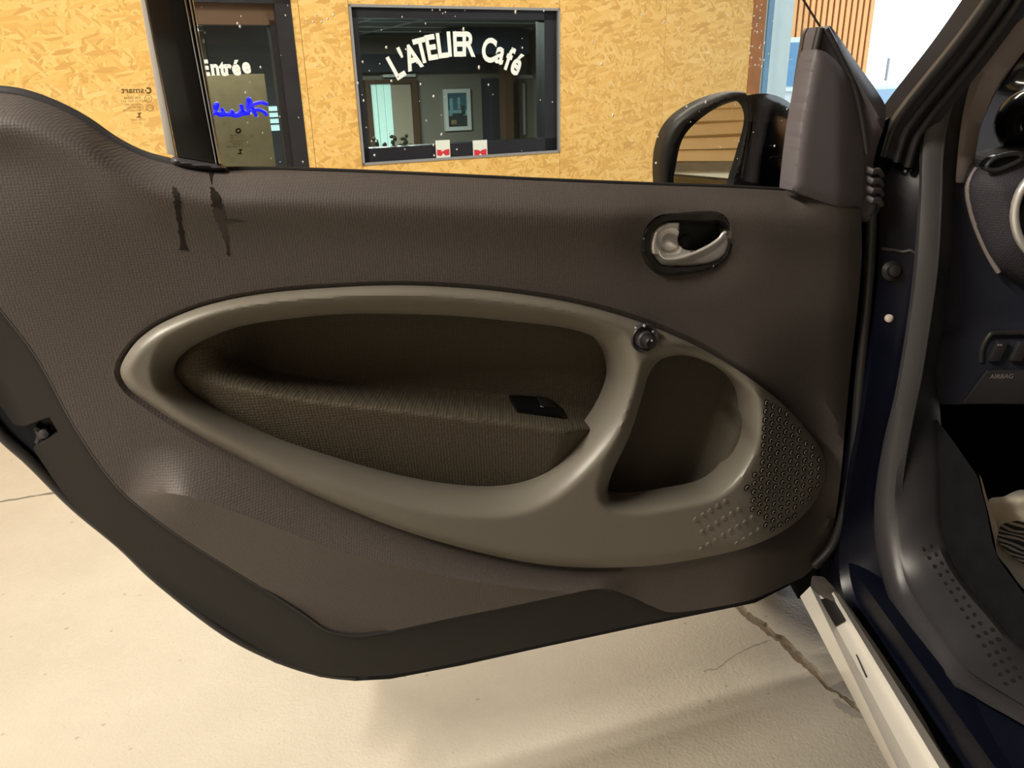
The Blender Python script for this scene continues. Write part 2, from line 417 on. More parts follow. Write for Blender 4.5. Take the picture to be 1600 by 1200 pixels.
M['silver'] = basic('silver_paint', (0.66, 0.63, 0.58), 0.33, noise=0.06, nscale=6, coat=0.3)
M['dirt'] = basic('dirty_metal', (0.05, 0.045, 0.04), 0.7, noise=0.6, nscale=30)
M['white_plug'] = basic('white_plug', (0.62, 0.55, 0.48), 0.5)
M['mark'] = basic('white_marking', (0.75, 0.74, 0.70), 0.5)
M['print'] = basic('dark_glass_print', (0.22, 0.12, 0.03), 0.6)
M['printblack'] = basic('black_glass_print', (0.03, 0.02, 0.015), 0.6)
M['mirror'] = basic('mirror_silver', (0.92, 0.93, 0.93), 0.01, metal=1.0)
M['glass'] = thin_glass('window_glass', (0.97, 0.985, 0.975))
M['shopglass'] = thin_glass('shop_glass', (0.80, 0.86, 0.84))
M['drop'] = basic('water_drop', (0.9, 0.92, 0.92), 0.08, spec=0.8)
M['wet'] = basic('wet_streak', (0.018, 0.014, 0.013), 0.22)
M['damp'] = basic('damp_streak', (0.022, 0.018, 0.016), 0.7, spec=0.15, noise=0.4, nscale=60)
M['osb'] = osb('osb_board', (0.80, 0.48, 0.135), (0.46, 0.21, 0.04), (0.92, 0.66, 0.28))
M['anth'] = basic('anthracite_frame', (0.014, 0.014, 0.020), 0.4, noise=0.08)
M['framelight'] = basic('frame_edge', (0.28, 0.28, 0.29), 0.4)
M['vinyl'] = basic('white_vinyl', (0.86, 0.90, 0.88), 0.5, emit=None)
M['red'] = basic('red_print', (0.65, 0.03, 0.05), 0.5)
M['neon'] = basic('blue_neon_reflection', (0.0, 0.0, 0.4), 0.4, emit=(0.0, 0.0, 1.0), estr=1.6)
M['floor'] = concrete('pale_concrete')
M['crack'] = basic('crack_dirt', (0.16, 0.12, 0.085), 0.95, noise=0.5, nscale=60, bump=0.6, bscale=150)
M['patch'] = basic('grey_floor_filler', (0.25, 0.235, 0.21), 0.5, noise=0.3, nscale=40)
M['wallpaint'] = basic('garage_wall_paint', (0.36, 0.30, 0.22), 0.7, noise=0.05)
M['ceil'] = basic('garage_ceiling', (0.28, 0.25, 0.21), 0.8, noise=0.05)
M['plank'] = basic('tan_timber', (0.55, 0.33, 0.14), 0.55, noise=0.18, nscale=5)
M['lampbody'] = basic('lamp_housing', (0.8, 0.8, 0.8), 0.4)
M['lamp'] = basic('lamp_diffuser', (0.9, 0.9, 0.9), 0.5, emit=LAMP_COL, estr=6.0)
M['tube'] = basic('reflected_tube_glow', (0.9, 0.9, 0.9), 0.5, emit=(0.85, 1.0, 0.92), estr=2.0)
M['cafewall'] = basic('cafe_wall', (0.24, 0.22, 0.18), 0.8, noise=0.05)
M['cafedark'] = basic('cafe_dark_wall', (0.03, 0.035, 0.045), 0.6, noise=0.1)
M['cafeceil'] = basic('cafe_ceiling_tile', (0.12, 0.115, 0.105), 0.8, noise=0.08)
M['tbar'] = basic('ceiling_tee_bar', (0.6, 0.62, 0.58), 0.5)
M['brown'] = basic('brown_door_frame', (0.10, 0.055, 0.03), 0.5, noise=0.15)
M['beige'] = basic('beige_door', (0.42, 0.36, 0.27), 0.6, noise=0.05)
M['mint'] = basic('lit_blind', (0.55, 0.75, 0.68), 0.7, emit=(0.6, 0.95, 0.85), estr=0.55)  # lamp light on the blind strips is given as emission
M['daywin'] = basic('daylight_window', (0.6, 0.8, 0.8), 0.7, emit=(0.62, 0.95, 0.95), estr=0.9)
M['beam'] = basic('blue_black_beam', (0.035, 0.055, 0.085), 0.5, noise=0.1)
M['beige2'] = basic('grey_brown_door', (0.24, 0.22, 0.18), 0.6, noise=0.05)
M['kraft'] = basic('kraft_board', (0.30, 0.22, 0.12), 0.7, noise=0.25, nscale=25)
M['white'] = basic('white_paint', (0.75, 0.78, 0.74), 0.5)
M['picture_a'] = basic('picture_sky', (0.07, 0.16, 0.19), 0.6, noise=0.5, nscale=14)
M['picture_b'] = basic('picture_water', (0.22, 0.42, 0.46), 0.6, noise=0.3, nscale=20)
M['picture_c'] = basic('picture_dark', (0.05, 0.06, 0.06), 0.6, noise=0.5, nscale=30)
M['leafdry'] = basic('dried_stem', (0.16, 0.14, 0.09), 0.8, noise=0.3)
M['column'] = basic('pale_blue_steel', (0.58, 0.72, 0.75), 0.4, noise=0.04)
M['rust'] = basic('rusty_stained_board', (0.35, 0.13, 0.035), 0.7, noise=0.45, nscale=14)
M['slat'] = basic('orange_timber_slat', (0.72, 0.36, 0.13), 0.6, noise=0.12, nscale=6)
M['slatback'] = basic('slat_backing', (0.30, 0.12, 0.04), 0.8)
M['facade'] = basic('pale_facade', (0.70, 0.76, 0.76), 0.7)
M['bluewin'] = basic('blue_window_pane', (0.10, 0.25, 0.42), 0.25, noise=0.3, nscale=5)
M['carpaint_far'] = basic('pale_car_paint', (0.62, 0.68, 0.72), 0.3)
M['carglass_far'] = basic('pale_car_glass', (0.30, 0.45, 0.58), 0.15)
M['asphalt'] = basic('pale_yard', (0.55, 0.56, 0.55), 0.8, noise=0.1)
M['pillartrim'] = basic('light_pillar_trim', (0.30, 0.26, 0.26), 0.6, bump=0.05, bscale=800)
M['dashfab'] = weave('dash_fabric', (0.05, 0.048, 0.060), 0.004, 0.6)
M['dash'] = basic('dash_plastic', (0.024, 0.027, 0.044), 0.5, noise=0.05, bump=0.08, bscale=800)  # blue tint stands in for sky light through the windscreen
M['carpet'] = basic('black_carpet', (0.010, 0.010, 0.012), 0.95, spec=0.06, noise=0.4, nscale=40, bump=0.5, bscale=500)
M['paper'] = basic('white_paper', (0.90, 0.83, 0.70), 0.7, noise=0.05)
M['copper'] = basic('orange_fender', (0.70, 0.36, 0.18), 0.3, coat=0.3)
M['tyre'] = basic('tyre_rubber', (0.012, 0.012, 0.013), 0.8, noise=0.3, nscale=20)
# zebra print
def zebra():
    mt, t, b = nt('zebra_print'); tc = nd(t, 'ShaderNodeTexCoord'); b.inputs['Roughness'].default_value = 0.7
    wv = nd(t, 'ShaderNodeTexWave'); setin(wv, {'Scale': 24.0, 'Distortion': 5.0, 'Detail': 1.0, 'Detail Scale': 1.0}); wv.bands_direction = 'DIAGONAL'
    t.links.new(tc.outputs['Object'], wv.inputs['Vector'])
    gt = nd(t, 'ShaderNodeMath', operation='GREATER_THAN'); gt.inputs[1].default_value = 0.5; t.links.new(wv.outputs['Fac'], gt.inputs[0])
    mx = nd(t, 'ShaderNodeMix', data_type='RGBA'); mx.inputs[6].default_value = (0.01, 0.01, 0.012, 1); mx.inputs[7].default_value = (0.72, 0.66, 0.55, 1)
    t.links.new(gt.outputs[0], mx.inputs[0]); t.links.new(mx.outputs[2], b.inputs['Base Color']); return mt
M['zebra'] = zebra()

# ================================================================== THE PLACE
# ---- floor with its crack
wend_s = wsz(1193, 60)[0]
A_ = wpt(-4.3, 0); B_ = wpt(wend_s, 0)
crackL = [(1120, 925), (1150, 950), (1168, 968), (1192, 985), (1203, 996), (1216, 1002), (1240, 1030), (1268, 1052), (1290, 1075), (1310, 1086), (1330, 1104), (1352, 1126), (1400, 1180)]
crackR = [(1405, 1170), (1362, 1118), (1342, 1098), (1318, 1076), (1298, 1067), (1278, 1046), (1250, 1020), (1226, 994), (1210, 988), (1198, 975), (1176, 960), (1158, 944), (1128, 918)]
ck = resample(cr(crackL + crackR, True, 3), step=5, closed=True); ck += rng.normal(0, 0.9, ck.shape)
floor_poly = [(A_[0]-0.1, A_[1]), (-4.3, -4.6), (5.2, -4.6), (5.2, 7.0), (3.5, 9.0), (0, 7)]
floor_poly = np.array([(-4.8, -4.6), (5.4, -4.6), (5.4, 9.0), (-4.8, 9.0)])
seam = resample([(-30, 790), (0, 784), (60, 774), (110, 766), (220, 750)], n=24); sw = 1.3
seam2 = np.vstack([seam + [0, sw], (seam - [0, sw])[::-1]]) + rng.normal(0, 0.35, (48, 2))
hole3 = [np.array([on_z(p[0], p[1], 0)[:2] for p in L]) for L in (ck, seam2)]
floor = panel('floor', resample(floor_poly, step=0.8, closed=True), hole3, lambda x, y, w: np.array([x, y, w]), 0.0, 0.8, M['floor'], None, rim=0.02, rimdir=(0, 0, -1), sharp=60)
tag(floor, 'pale cream concrete garage floor with pits and a ragged crack', None, kind='structure')
mesh_obj('crack_bed', *abox(-4.8, 5.4, -4.6, 9.0, -0.05, -0.012), M['crack'], floor)
pt = resample(cr([(1297, 1074), (1312, 1066), (1322, 1062), (1332, 1070), (1345, 1082), (1352, 1100), (1345, 1102), (1330, 1094), (1312, 1084)], True, 4), step=6, closed=True)
panel('filler_patch', pt + rng.normal(0, 0.8, pt.shape), [], lambda x, y, w: on_z(x, y, w), 0.0015, 12, M['patch'], floor, rim=0)
pt = resample(cr([(1302, 1092), (1318, 1098), (1340, 1112), (1350, 1122), (1335, 1120), (1316, 1112), (1305, 1103)], True, 4), step=6, closed=True)
panel('filler_patch', pt + rng.normal(0, 0.8, pt.shape), [], lambda x, y, w: on_z(x, y, w), 0.0015, 12, M['patch'], floor, rim=0)
hl = cr([(1205, 1000), (1180, 1008), (1155, 1020), (1135, 1033), (1120, 1044), (1098, 1048)], False, 8) + rng.normal(0, 0.7, (41, 2))
hv = np.vstack([hl + [0, 0.5], (hl - [0, 0.5])[::-1]])
panel('hairline_crack', hv, [], lambda x, y, w: on_z(x, y, w), 0.0008, 9, M['patch'], floor, rim=0)

# ---- walls
def openings_wall(name, cells, d0, d1, mat):
    return join_lists(*[wbox(a, b, c, d, d0, d1) for a, b, c, d in cells])
ws = [wsz(*p) for p in ((542, 5), (873, 14), (876, 239), (568, 257))]
ws0, ws1 = (ws[0][0] + ws[3][0]) / 2, (ws[1][0] + ws[2][0]) / 2
wz1, wz0 = (ws[0][1] + ws[1][1]) / 2, (ws[2][1] + ws[3][1]) / 2
ds1 = (wsz(452, 2)[0] + wsz(484, 262)[0]) / 2; ds0 = wsz(255, 100)[0]; dz1 = wsz(400, -14)[1]
seamA = ds1 + 0.035; seamB = wsz(1036, 140)[0]; CZ = 3.0
sL = -4.3
cells = [(sL, ds0, 0, CZ), (ds0, ds1, dz1, CZ), (ds1, ws0, 0, CZ), (ws0, ws1, 0, wz0), (ws0, ws1, wz1, CZ), (ws1, wend_s, 0, CZ)]
v, f = openings_wall('wall_front', cells, -0.12, -0.018, M['wallpaint'])
wall_front = mesh_obj('wall_front', v, f, M['wallpaint']); tag(wall_front, 'garage partition clad in yellow strand board with window and door', kind='structure')
# strand boards as separate sheets
sheets = [(sL, sL+1.25, 0, CZ), (sL+1.25, ds0, 0, CZ), (ds0, ds1, dz1, CZ), (ds1, seamA, 0, CZ), (seamA, ws0, 0, CZ), (ws0, ws1, 0, wz0), (ws0, ws1, wz1, CZ), (ws1, seamB, 0, CZ), (seamB, wend_s - 0.10, 0, CZ)]
for i, (a, b, c, d) in enumerate(sheets):
    if b - a < 0.03: continue
    g = 0.0012
    # board built in its own axes so that the strands run across the face
    ob = bpy.data.objects.new('strand_board', None)
    me = bpy.data.meshes.new('strand_board'); vv, ff = abox(-(b-a)/2+g, (b-a)/2-g, -0.009, 0.009, -(d-c)/2, (d-c)/2); me.from_pydata([tuple(q) for q in vv], [], ff); me.materials.append(M['osb'])
    ob = bpy.data.objects.new('strand_board', me); put(ob, wall_front)
    ob.location = Vector(wpt((a+b)/2, (c+d)/2, -0.009 + 0.0008*(i % 2))); ob.rotation_euler = (0, 0, math.pi/2 - WA)
mesh_obj('stained_edge_board', *wbox(wend_s-0.10, wend_s, 0, CZ, -0.018, 0.004), M['rust'], wall_front)

wl = mesh_obj('wall_left', *abox(-4.5, -4.35, -4.5, 3.2, 0, CZ), M['wallpaint']); tag(wl, 'pale painted garage side wall', kind='structure')
wb = mesh_obj('wall_back', *abox(-4.5, 5.2, -4.5, -4.35, 0, CZ), M['wallpaint']); tag(wb, 'rear garage wall clad in wavy tan timber planks', kind='structure')
for i in range(16):
    z0 = 1.30 + i * 0.105; n = 40; xs = np.linspace(-4.3, 0.8, n); V = []; Fc = []
    for k, x in enumerate(xs):
        bow = 0.006*math.sin(x*1.7+i)+0.004*math.sin(x*3.1+2*i)
        V += [(x, -4.35, z0), (x, -4.29, z0+0.01+bow), (x, -4.325, z0+0.103+bow), (x, -4.35, z0+0.103)]
    for k in range(n-1):
        for q in range(3): Fc.append((k*4+q, (k+1)*4+q, (k+1)*4+q+1, k*4+q+1))
    Fc += [(0, 1, 2, 3), ((n-1)*4+3, (n-1)*4+2, (n-1)*4+1, (n-1)*4)]
    mesh_obj('plank', V, Fc, M['plank'], wb)
mesh_obj('dark_rail', *abox(-4.3, 0.8, -4.35, -4.27, 1.22, 1.295), M['anth'], wb)  # rail and panel added for the dark and pale bands in the mirror
mesh_obj('pale_lower_panel', *abox(-4.3, 0.8, -4.35, -4.31, 0.0, 1.22), M['white'], wb)
wr_ = mesh_obj('wall_right', *abox(5.2, 5.35, -4.5, 2.2, 0, CZ), M['wallpaint']); tag(wr_, 'pale garage wall beyond the car', kind='structure')
E_ = wpt(wend_s, 0)
cpoly = [(-4.5, -4.5), (5.35, -4.5), (5.35, 2.2), (E_[0]+0.25, E_[1]+0.1), tuple(wpt(sL, 0, -0.1)[:2]), (-4.5, 3.0)]
cl_ = prism('ceiling', [np.array([x, y, CZ]) for x, y in cpoly], (0, 0, 0.12), M['ceil']); tag(cl_, 'pale garage ceiling', kind='structure')
gr = mesh_obj('ground', *abox(-6, 60, 9.0, 90, -0.06, -0.004), M['asphalt']); tag(gr, 'pale outdoor yard beyond the garage opening', kind='structure')
gr2 = mesh_obj('ground_side', *abox(5.4, 60, -10, 9.0, -0.06, -0.004), M['asphalt']); tag(gr2, 'pale outdoor yard beside the garage', kind='structure')

# ---- pale steel column at the garage opening
c0 = wsz(1196, 60)[0]; c1 = wsz(1254, 60)[0]
post = mesh_obj('trim_1', *wbox(c0, c0 + (c1-c0)*0.30, 0, CZ, -0.20, -0.02), M['column']); tag(post, 'pale blue steel gate frame at the end of the board wall', kind='structure')
mesh_obj('column_flange', *wbox(c0 + (c1-c0)*0.32, c1, 0, CZ, -0.30, -0.10), M['column'], post)
mesh_obj('glazing_strip', *wbox(c0 + (c1-c0)*0.06, c0 + (c1-c0)*0.20, 0, CZ, -0.02, -0.012), M['bluewin'], post)

# ---- ceiling lamps
for i, (lx, ly, ax, pw) in enumerate(LAMPS):
    t = thing('ceiling_lamp', ['long white tube lamp on the ceiling ahead of the open door', 'long white tube lamp on the ceiling above and behind the open door', 'long white tube lamp on the ceiling behind the camera', 'long white tube lamp along the left garage wall', 'unseen long white tube lamp added near the garage opening to brighten the board wall'][i], 'lamp', (lx, ly, LAMP_Z), 0 if ax == 'x' else math.pi/2, 'garage ceiling lamps')
    R_ = Matrix.Rotation(0 if ax == 'x' else math.pi/2, 4, 'Z')
    def loc(g): return [np.array(Matrix.Translation((lx, ly, LAMP_Z)) @ R_ @ Vector(p)) for p in g[0]], g[1]
    bevel_box('housing', loc(abox(-0.75, 0.75, -0.09, 0.09, 0.02, CZ - LAMP_Z)), M['lampbody'], t, 0.01)
    bevel_box('diffuser', loc(abox(-0.73, 0.73, -0.07, 0.07, -0.02, 0.02)), M['lamp'], t, 0.015)
    L = bpy.data.lights.new('lamp_light', 'AREA'); L.shape = 'RECTANGLE'; L.size = 1.4; L.size_y = 0.12; L.energy = pw; L.color = LAMP_COL
    lo = bpy.data.objects.new('lamp_light', L); put(lo, t); lo.location = (0, 0, -0.03)

# ---- cafe window
win = mesh_obj('window_1', *join_lists(wbox(ws0, ws1, wz1-0.012, wz1, -0.12, 0.006), wbox(ws0, ws1, wz0, wz0+0.012, -0.12, 0.006), wbox(ws0, ws0+0.012, wz0, wz1, -0.12, 0.006), wbox(ws1-0.012, ws1, wz0, wz1, -0.12, 0.006)), M['framelight'])
tag(win, 'dark framed cafe window with arched white lettering', kind='structure')
fw = 0.045; dw = -0.012
for a in (wbox(ws0+.012, ws1-.012, wz1-0.012-fw, wz1-0.012, -0.11, dw), wbox(ws0+.012, ws1-.012, wz0+.012, wz0+.012+fw*1.5, -0.11, dw), wbox(ws0+.012, ws0+.012+fw*0.7, wz0+.012, wz1-.012, -0.11, dw), wbox(ws1-.012-fw*1.7, ws1-.012, wz0+.012, wz1-.012, -0.11, dw)):
    mesh_obj('window_frame', a[0], a[1], M['anth'], win)
dg = -0.05
mesh_obj('pane', [wpt(ws0, wz0, dg), wpt(ws1, wz0, dg), wpt(ws1, wz1, dg), wpt(ws0, wz1, dg)], [(0, 1, 2, 3)], M['shopglass'], win)
S_ = 0.00385
for ch, px, py, rot, h in [('L', 619, 104, 28, 32), ("'", 625, 82, 24, 32), ('A', 644, 89, 17, 32), ('T', 659, 79, 12, 32), ('E', 674, 74, 8, 32), ('L', 691, 71, 5, 32), ('I', 702, 69, 2, 32), ('E', 716, 69, 0, 32), ('R', 733, 69, -3, 32),
                           ('C', 764, 78, -12, 32), ('a', 781, 87, -18, 32), ('f', 796, 92, -23, 32), ('é', 808, 100, -28, 32)]:
    text_obj('letter', ch, on_wall(px, py, dg+0.002), WD, (0, 0, 1), h*S_*1.30, M['vinyl'], win, bold=0.0055, rot=math.radians(rot), sx=0.74)
# two small red and white notices standing at the foot of the pane
for px, lab in ((692, 'small red and white notice, left one of the pair on the window'), (750, 'small red and white notice, right one of the pair on the window')):
    dn_ = dw + 0.001; a, b = wsz(px-11, 236, dn_)[0], wsz(px+11, 236, dn_)[0]; z1 = wsz(px, 219, dn_)[1]; z0 = wsz(px, 246, dn_)[1]
    st = mesh_obj('notice', *wbox(a, b, z0, z1, dn_, dn_+0.004), M['white'], win); st['label'] = lab
    h_ = z1-z0; L_ = lambda s_, t_: wpt(a+(b-a)*s_, z0+h_*t_, dn_+0.005)
    P3 = [L_(.06, .48), L_(.06, .14), L_(.35, .10), L_(.5, .26), L_(.65, .10), L_(.94, .14), L_(.94, .48), L_(.62, .44), L_(.5, .36), L_(.38, .44)]
    mesh_obj('red_band', P3, [(0, 1, 2, 9), (2, 3, 8, 9), (3, 4, 7, 8), (4, 5, 6, 7)], M['red'], st)

# ---- entrance door (dark glazed)
dr = mesh_obj('door_1', *join_lists(wbox(ds0, ds1, dz1-0.05, dz1, -0.14, 0.008), wbox(ds1-0.075, ds1, 0, dz1, -0.14, 0.008), wbox(ds0, ds0+0.06, 0, dz1, -0.14, 0.008)), M['anth'])
tag(dr, 'dark glazed entrance door with white lettering', kind='structure')
zr = wsz(380, 30)[1]
mesh_obj('leaf_rail', *wbox(ds0+.06, ds1-.075, zr-0.02, dz1-.05, -0.10, -0.03), M['brown'], dr)
mesh_obj('leaf_stile', *wbox(ds1-.075-0.025, ds1-.075, 0, zr, -0.10, -0.03), M['anth'], dr)
mesh_obj('leaf_stile', *wbox(ds0+.06, ds0+.13, 0, zr, -0.10, -0.03), M['anth'], dr)
mesh_obj('leaf_rail', *wbox(ds0+.13, ds1-.10, 0, 0.12, -0.10, -0.03), M['anth'], dr)
mesh_obj('pane', [wpt(ds0, 0.1, -.065), wpt(ds1-.09, .1, -.065), wpt(ds1-.09, zr, -.065), wpt(ds0, zr, -.065)], [(0, 1, 2, 3)], M['shopglass'], dr)
xs = [320, 336, 348, 357, 369, 385]
for ch, px, py in zip('Entrée', xs, [106, 109, 107.5, 109, 106, 106]):
    text_obj('letter', ch, on_wall(px, py, -.060), WD, (0, 0, 1), 0.090, M['vinyl'], dr, bold=0.0042, sx=0.85)
# blue script sign reflected in the glass, built as glowing strokes behind the pane
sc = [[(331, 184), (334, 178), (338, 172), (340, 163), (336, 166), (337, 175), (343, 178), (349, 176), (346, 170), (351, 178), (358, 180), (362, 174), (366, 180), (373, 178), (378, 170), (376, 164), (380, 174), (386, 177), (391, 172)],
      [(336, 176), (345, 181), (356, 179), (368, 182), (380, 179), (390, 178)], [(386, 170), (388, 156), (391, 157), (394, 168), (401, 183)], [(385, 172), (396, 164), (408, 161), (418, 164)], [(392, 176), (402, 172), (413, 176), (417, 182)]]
ns = thing('reflected_neon_sign', 'blue handwritten script sign reflected in the entrance door, built as glowing strokes behind the pane', 'sign', tuple(on_wall(370, 176, -0.09)))
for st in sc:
    tube_obj('reflected_neon_stroke', [on_wall(x, y-1, -0.09) for x, y in cr(st, False, 5)], 0.0085, M['neon'], ns, n=6)

# ---- the cafe behind the wall: a long low room
CB = -8.0; CCZ = 1.86  # ceiling set low, its bars stand in for the reflected garage ceiling
RW = np.array([2.05, -0.12]); RB = np.array([4.6, CB]); LW = np.array([-4.0, -0.12]); LB = np.array([-3.2, CB])
def slab(name, p, q, z0, z1, mat, th=0.08):
    a, b = wpt(p[0], 0, p[1]), wpt(q[0], 0, q[1]); d = (b-a)/np.linalg.norm(b-a); n_ = np.array([-d[1], d[0], 0])*th
    return prism(name, [a + [0, 0, z0], b + [0, 0, z0], b + n_ + [0, 0, z0], a + n_ + [0, 0, z0]], (0, 0, z1-z0), mat)
tag(slab('wall_cafe_back', LB, RB, 0, CCZ, M['cafewall']), 'dim grey brown back wall of the cafe', kind='structure')
tag(slab('wall_cafe_right', RB, RW, 0, CCZ, M['cafewall']), 'right hand wall inside the cafe', kind='structure')
tag(slab('wall_cafe_left', LW, LB, 0, CCZ, M['cafewall']), 'left hand wall inside the cafe', kind='structure')
cf = prism('floor_cafe', [wpt(p[0], 0.001, p[1]) for p in (LW, RW, RB, LB)], (0, 0, 0.008), M['cafedark']); tag(cf, 'dark cafe floor', kind='structure')
cc = prism('ceiling_cafe', [wpt(p[0], CCZ, p[1]) for p in (LW, RW, RB, LB)], (0, 0, 0.1), M['cafeceil']); tag(cc, 'low cafe ceiling with pale bars, stand-in for the reflected garage ceiling', kind='structure')
for k in range(9): mesh_obj('reflected_ceiling_bar', *wbox(-3.2+k*0.62, -3.2+k*0.62+0.025, CCZ-0.014, CCZ, CB+.1, -0.3), M['tbar'], cc)
for k in range(8): mesh_obj('reflected_ceiling_bar', *wbox(-3.1, 2.0+0.3*k, CCZ-0.014, CCZ, -1.2-k*0.85, -1.2-k*0.85+0.03), M['tbar'], cc)
def wrect(px0, py0, px1, py1, d): 
    a = wsz(px0, (py0+py1)/2, d)[0]; b = wsz(px1, (py0+py1)/2, d)[0]; z1 = wsz((px0+px1)/2, py0, d)[1]; z0 = wsz((px0+px1)/2, py1, d)[1]; return a, b, z0, z1
def wslab(name, px0, py0, px1, py1, d, th, mat, parent=None):
    a, b, z0, z1 = wrect(px0, py0, px1, py1, d); return mesh_obj(name, *wbox(a, b, z0, z1, d-th, d), mat, parent)
def to_floor(g, z=0.01): return g
a, b, z0, z1 = wrect(700, 52, 905, 84, -6.2); b_ = mesh_obj('cafe_bulkhead', *wbox(a, min(b, 3.7), z0, CCZ-.02, -6.4, -6.2), M['beam']); tag(b_, 'dark blue bulkhead beam under the cafe ceiling', 'beam')
a, b, z0, z1 = wrect(545, 84, 770, 112, CB+.25); b_ = mesh_obj('cafe_header', *wbox(a, b, z0, z1, CB+.005, CB+.25), M['cafedark']); tag(b_, 'dark header band above the lit cafe doorway', 'header')
# lit doorway
a, b, z0, z1 = wrect(576, 124, 656, 262, CB+.12); D0, D1 = CB+.003, CB+.12
dw_ = mesh_obj('door_2', *join_lists(wbox(a, a+.08, .01, z1, D0, D1), wbox(b-.08, b, .01, z1, D0, D1), wbox(a+.08, b-.08, z1-.06, z1, D0, D1)), M['brown']); tag(dw_, 'brown framed lit doorway at the back of the cafe', kind='structure')
mesh_obj('door_leaf', *wbox(a+(b-a)*.52, b-.085, .01, z1-.065, D0, D0+.04), M['beige'], dw_)
for k in range(3): mesh_obj('blind_strip', *wbox(a+.09+(b-a)*.14*k, a+.08+(b-a)*.14*(k+.92), .01, z1-.065, D0, D0+.03+.015*(k % 2)), M['mint'], dw_)
mesh_obj('lintel_light', *wbox(a+(b-a)*.35, b-.02, z1+.03, z1+.07, D0, D1), M['tbar'], dw_)
# framed picture
PD = CB+.06; a, b, z0, z1 = wrect(695, 139, 736, 204, PD); fb_ = (b-a)*.13
pc = thing('framed_picture', 'white framed blue picture hanging on the cafe wall', 'picture', tuple(wpt((a+b)/2, z0, CB+.01)))
for g in (wbox(a, b, z1-fb_, z1, CB+.003, PD), wbox(a, b, z0, z0+fb_, CB+.003, PD), wbox(a, a+fb_, z0+fb_, z1-fb_, CB+.003, PD), wbox(b-fb_, b, z0+fb_, z1-fb_, CB+.003, PD)): mesh_obj('frame_bar', g[0], g[1], M['white'], pc)
zz = [z0+fb_, z0+(z1-z0)*.36, z0+(z1-z0)*.50, z1-fb_]
for k, mm in enumerate(('picture_c', 'picture_b', 'picture_a')): mesh_obj('print', *wbox(a+fb_, b-fb_, zz[k], zz[k+1], CB+.003, CB+.03), M[mm], pc)
for (u0, u1, v0, v1, mm) in ((.22, .34, .5, .78, 'picture_b'), (.52, .62, .52, .80, 'picture_b'), (.30, .70, .30, .42, 'picture_c'), (.25, .45, .16, .26, 'kraft'), (.66, .80, .38, .60, 'picture_c')): mesh_obj('print', *wbox(a+(b-a)*u0, a+(b-a)*u1, z0+(z1-z0)*v0, z0+(z1-z0)*v1, CB+.031, CB+.034), M[mm], pc)
# right part: cabinet, post and door
a, b, z0, z1 = wrect(770, 122, 788, 262, CB+.4); b_ = mesh_obj('tall_cabinet', *wbox(a, b, .01, z1, CB+.005, CB+.4), M['cafedark']); tag(b_, 'tall dark cabinet between the picture and the brown post', 'cabinet')
a, b, z0, z1 = wrect(790, 108, 803, 262, CB+.8); b_ = mesh_obj('timber_post', *wbox(a, b, .01, CCZ-.016, CB+.6, CB+.8), M['brown']); tag(b_, 'slim brown timber post inside the cafe', 'post')
a, b, z0, z1 = wrect(812, 122, 872, 262, CB+.5); 
d3 = mesh_obj('door_3', *wbox(a, b, .01, z1, CB+.4, CB+.5), M['beige2']); tag(d3, 'grey brown cafe door with a white pull bar', kind='structure')
a2 = wsz(818, 170, CB+.55)[0]; zt = wsz(818, 130, CB+.55)[1]; zb = wsz(820, 210, CB+.55)[1]
mesh_obj('pull_bar', *wbox(a2, a2+.03, zb, zt, CB+.5, CB+.55), M['tbar'], d3)
mesh_obj('transom', *wbox(a, b, z1, z1+.05, CB+.4, CB+.52), M['tbar'], d3)
# dried flowers on the sill
FD = -0.22; sz_ = wsz(600, 240, FD)[1]
sl = mesh_obj('trim_2', *wbox(ws0, ws1, wz0-0.02, sz_, -0.30, -0.145), M['anth']); tag(sl, 'dark inner sill of the cafe window', kind='structure')
for i, (px, h) in enumerate([(586, 20), (597, 14), (611, 24), (630, 27), (643, 12), (656, 10)]):
    p = on_wall(px, 238, FD); p[2] = sz_
    t = thing('dried_flower', ['dried flower sprig at the left end of the cafe window sill', 'short dried sprig, second on the cafe sill', 'tall dried stem below the lit cafe doorway', 'tallest dried stem with a drooping head on the cafe sill', 'low dried sprig right of the drooping stem', 'smallest dried sprig at the right end of the row'][i], 'dried flower', tuple(p), group='dried flowers on the cafe sill')
    q = on_wall(px+3, 238-h, FD); md = (p+q)/2 + np.array([0.012, 0, 0.01])
    tube_obj('stem', cr([p, md, q], False, 5), 0.004, M['leafdry'], t, n=5)
    for k in range(5):
        c = p + (q-p)*(0.38+0.15*k) + rng.normal(0, 0.007, 3)
        lathe_obj('seed_head', c, rng.normal(0, 1, 3), [(0.001, -0.016), (0.011, -0.006), (0.009, 0.008), (0.001, 0.016)], M['leafdry'], t, n=6)
# behind the entrance door: board screen, distant window
a, b, z0, z1 = wrect(296, 116, 424, 290, -0.9); b_ = mesh_obj('board_screen', *wbox(a, b, .01, z1, -.94, -.9), M['kraft']); tag(b_, 'brown board screen standing behind the entrance door', 'screen')
a, b, z0, z1 = wrect(417, 166, 444, 204, -5.0)
sp_ = mesh_obj('wall_cafe_partition', *wbox(a-.5, b+.5, .01, CCZ-.016, -5.1, -5.0), M['cafedark']); tag(sp_, 'dark partition deep inside beyond the entrance', kind='structure')
b_ = mesh_obj('window_2', *wbox(a, b, z0, z1, -4.998, -4.97), M['daywin']); tag(b_, 'bright pale window deep inside beyond the entrance', kind='structure')
for k in range(3):
    z = z0+(z1-z0)*(0.25+0.25*k); mesh_obj('blind_rail', *wbox(a, b, z, z+.015, -4.969, -4.95), M['anth'], b_)
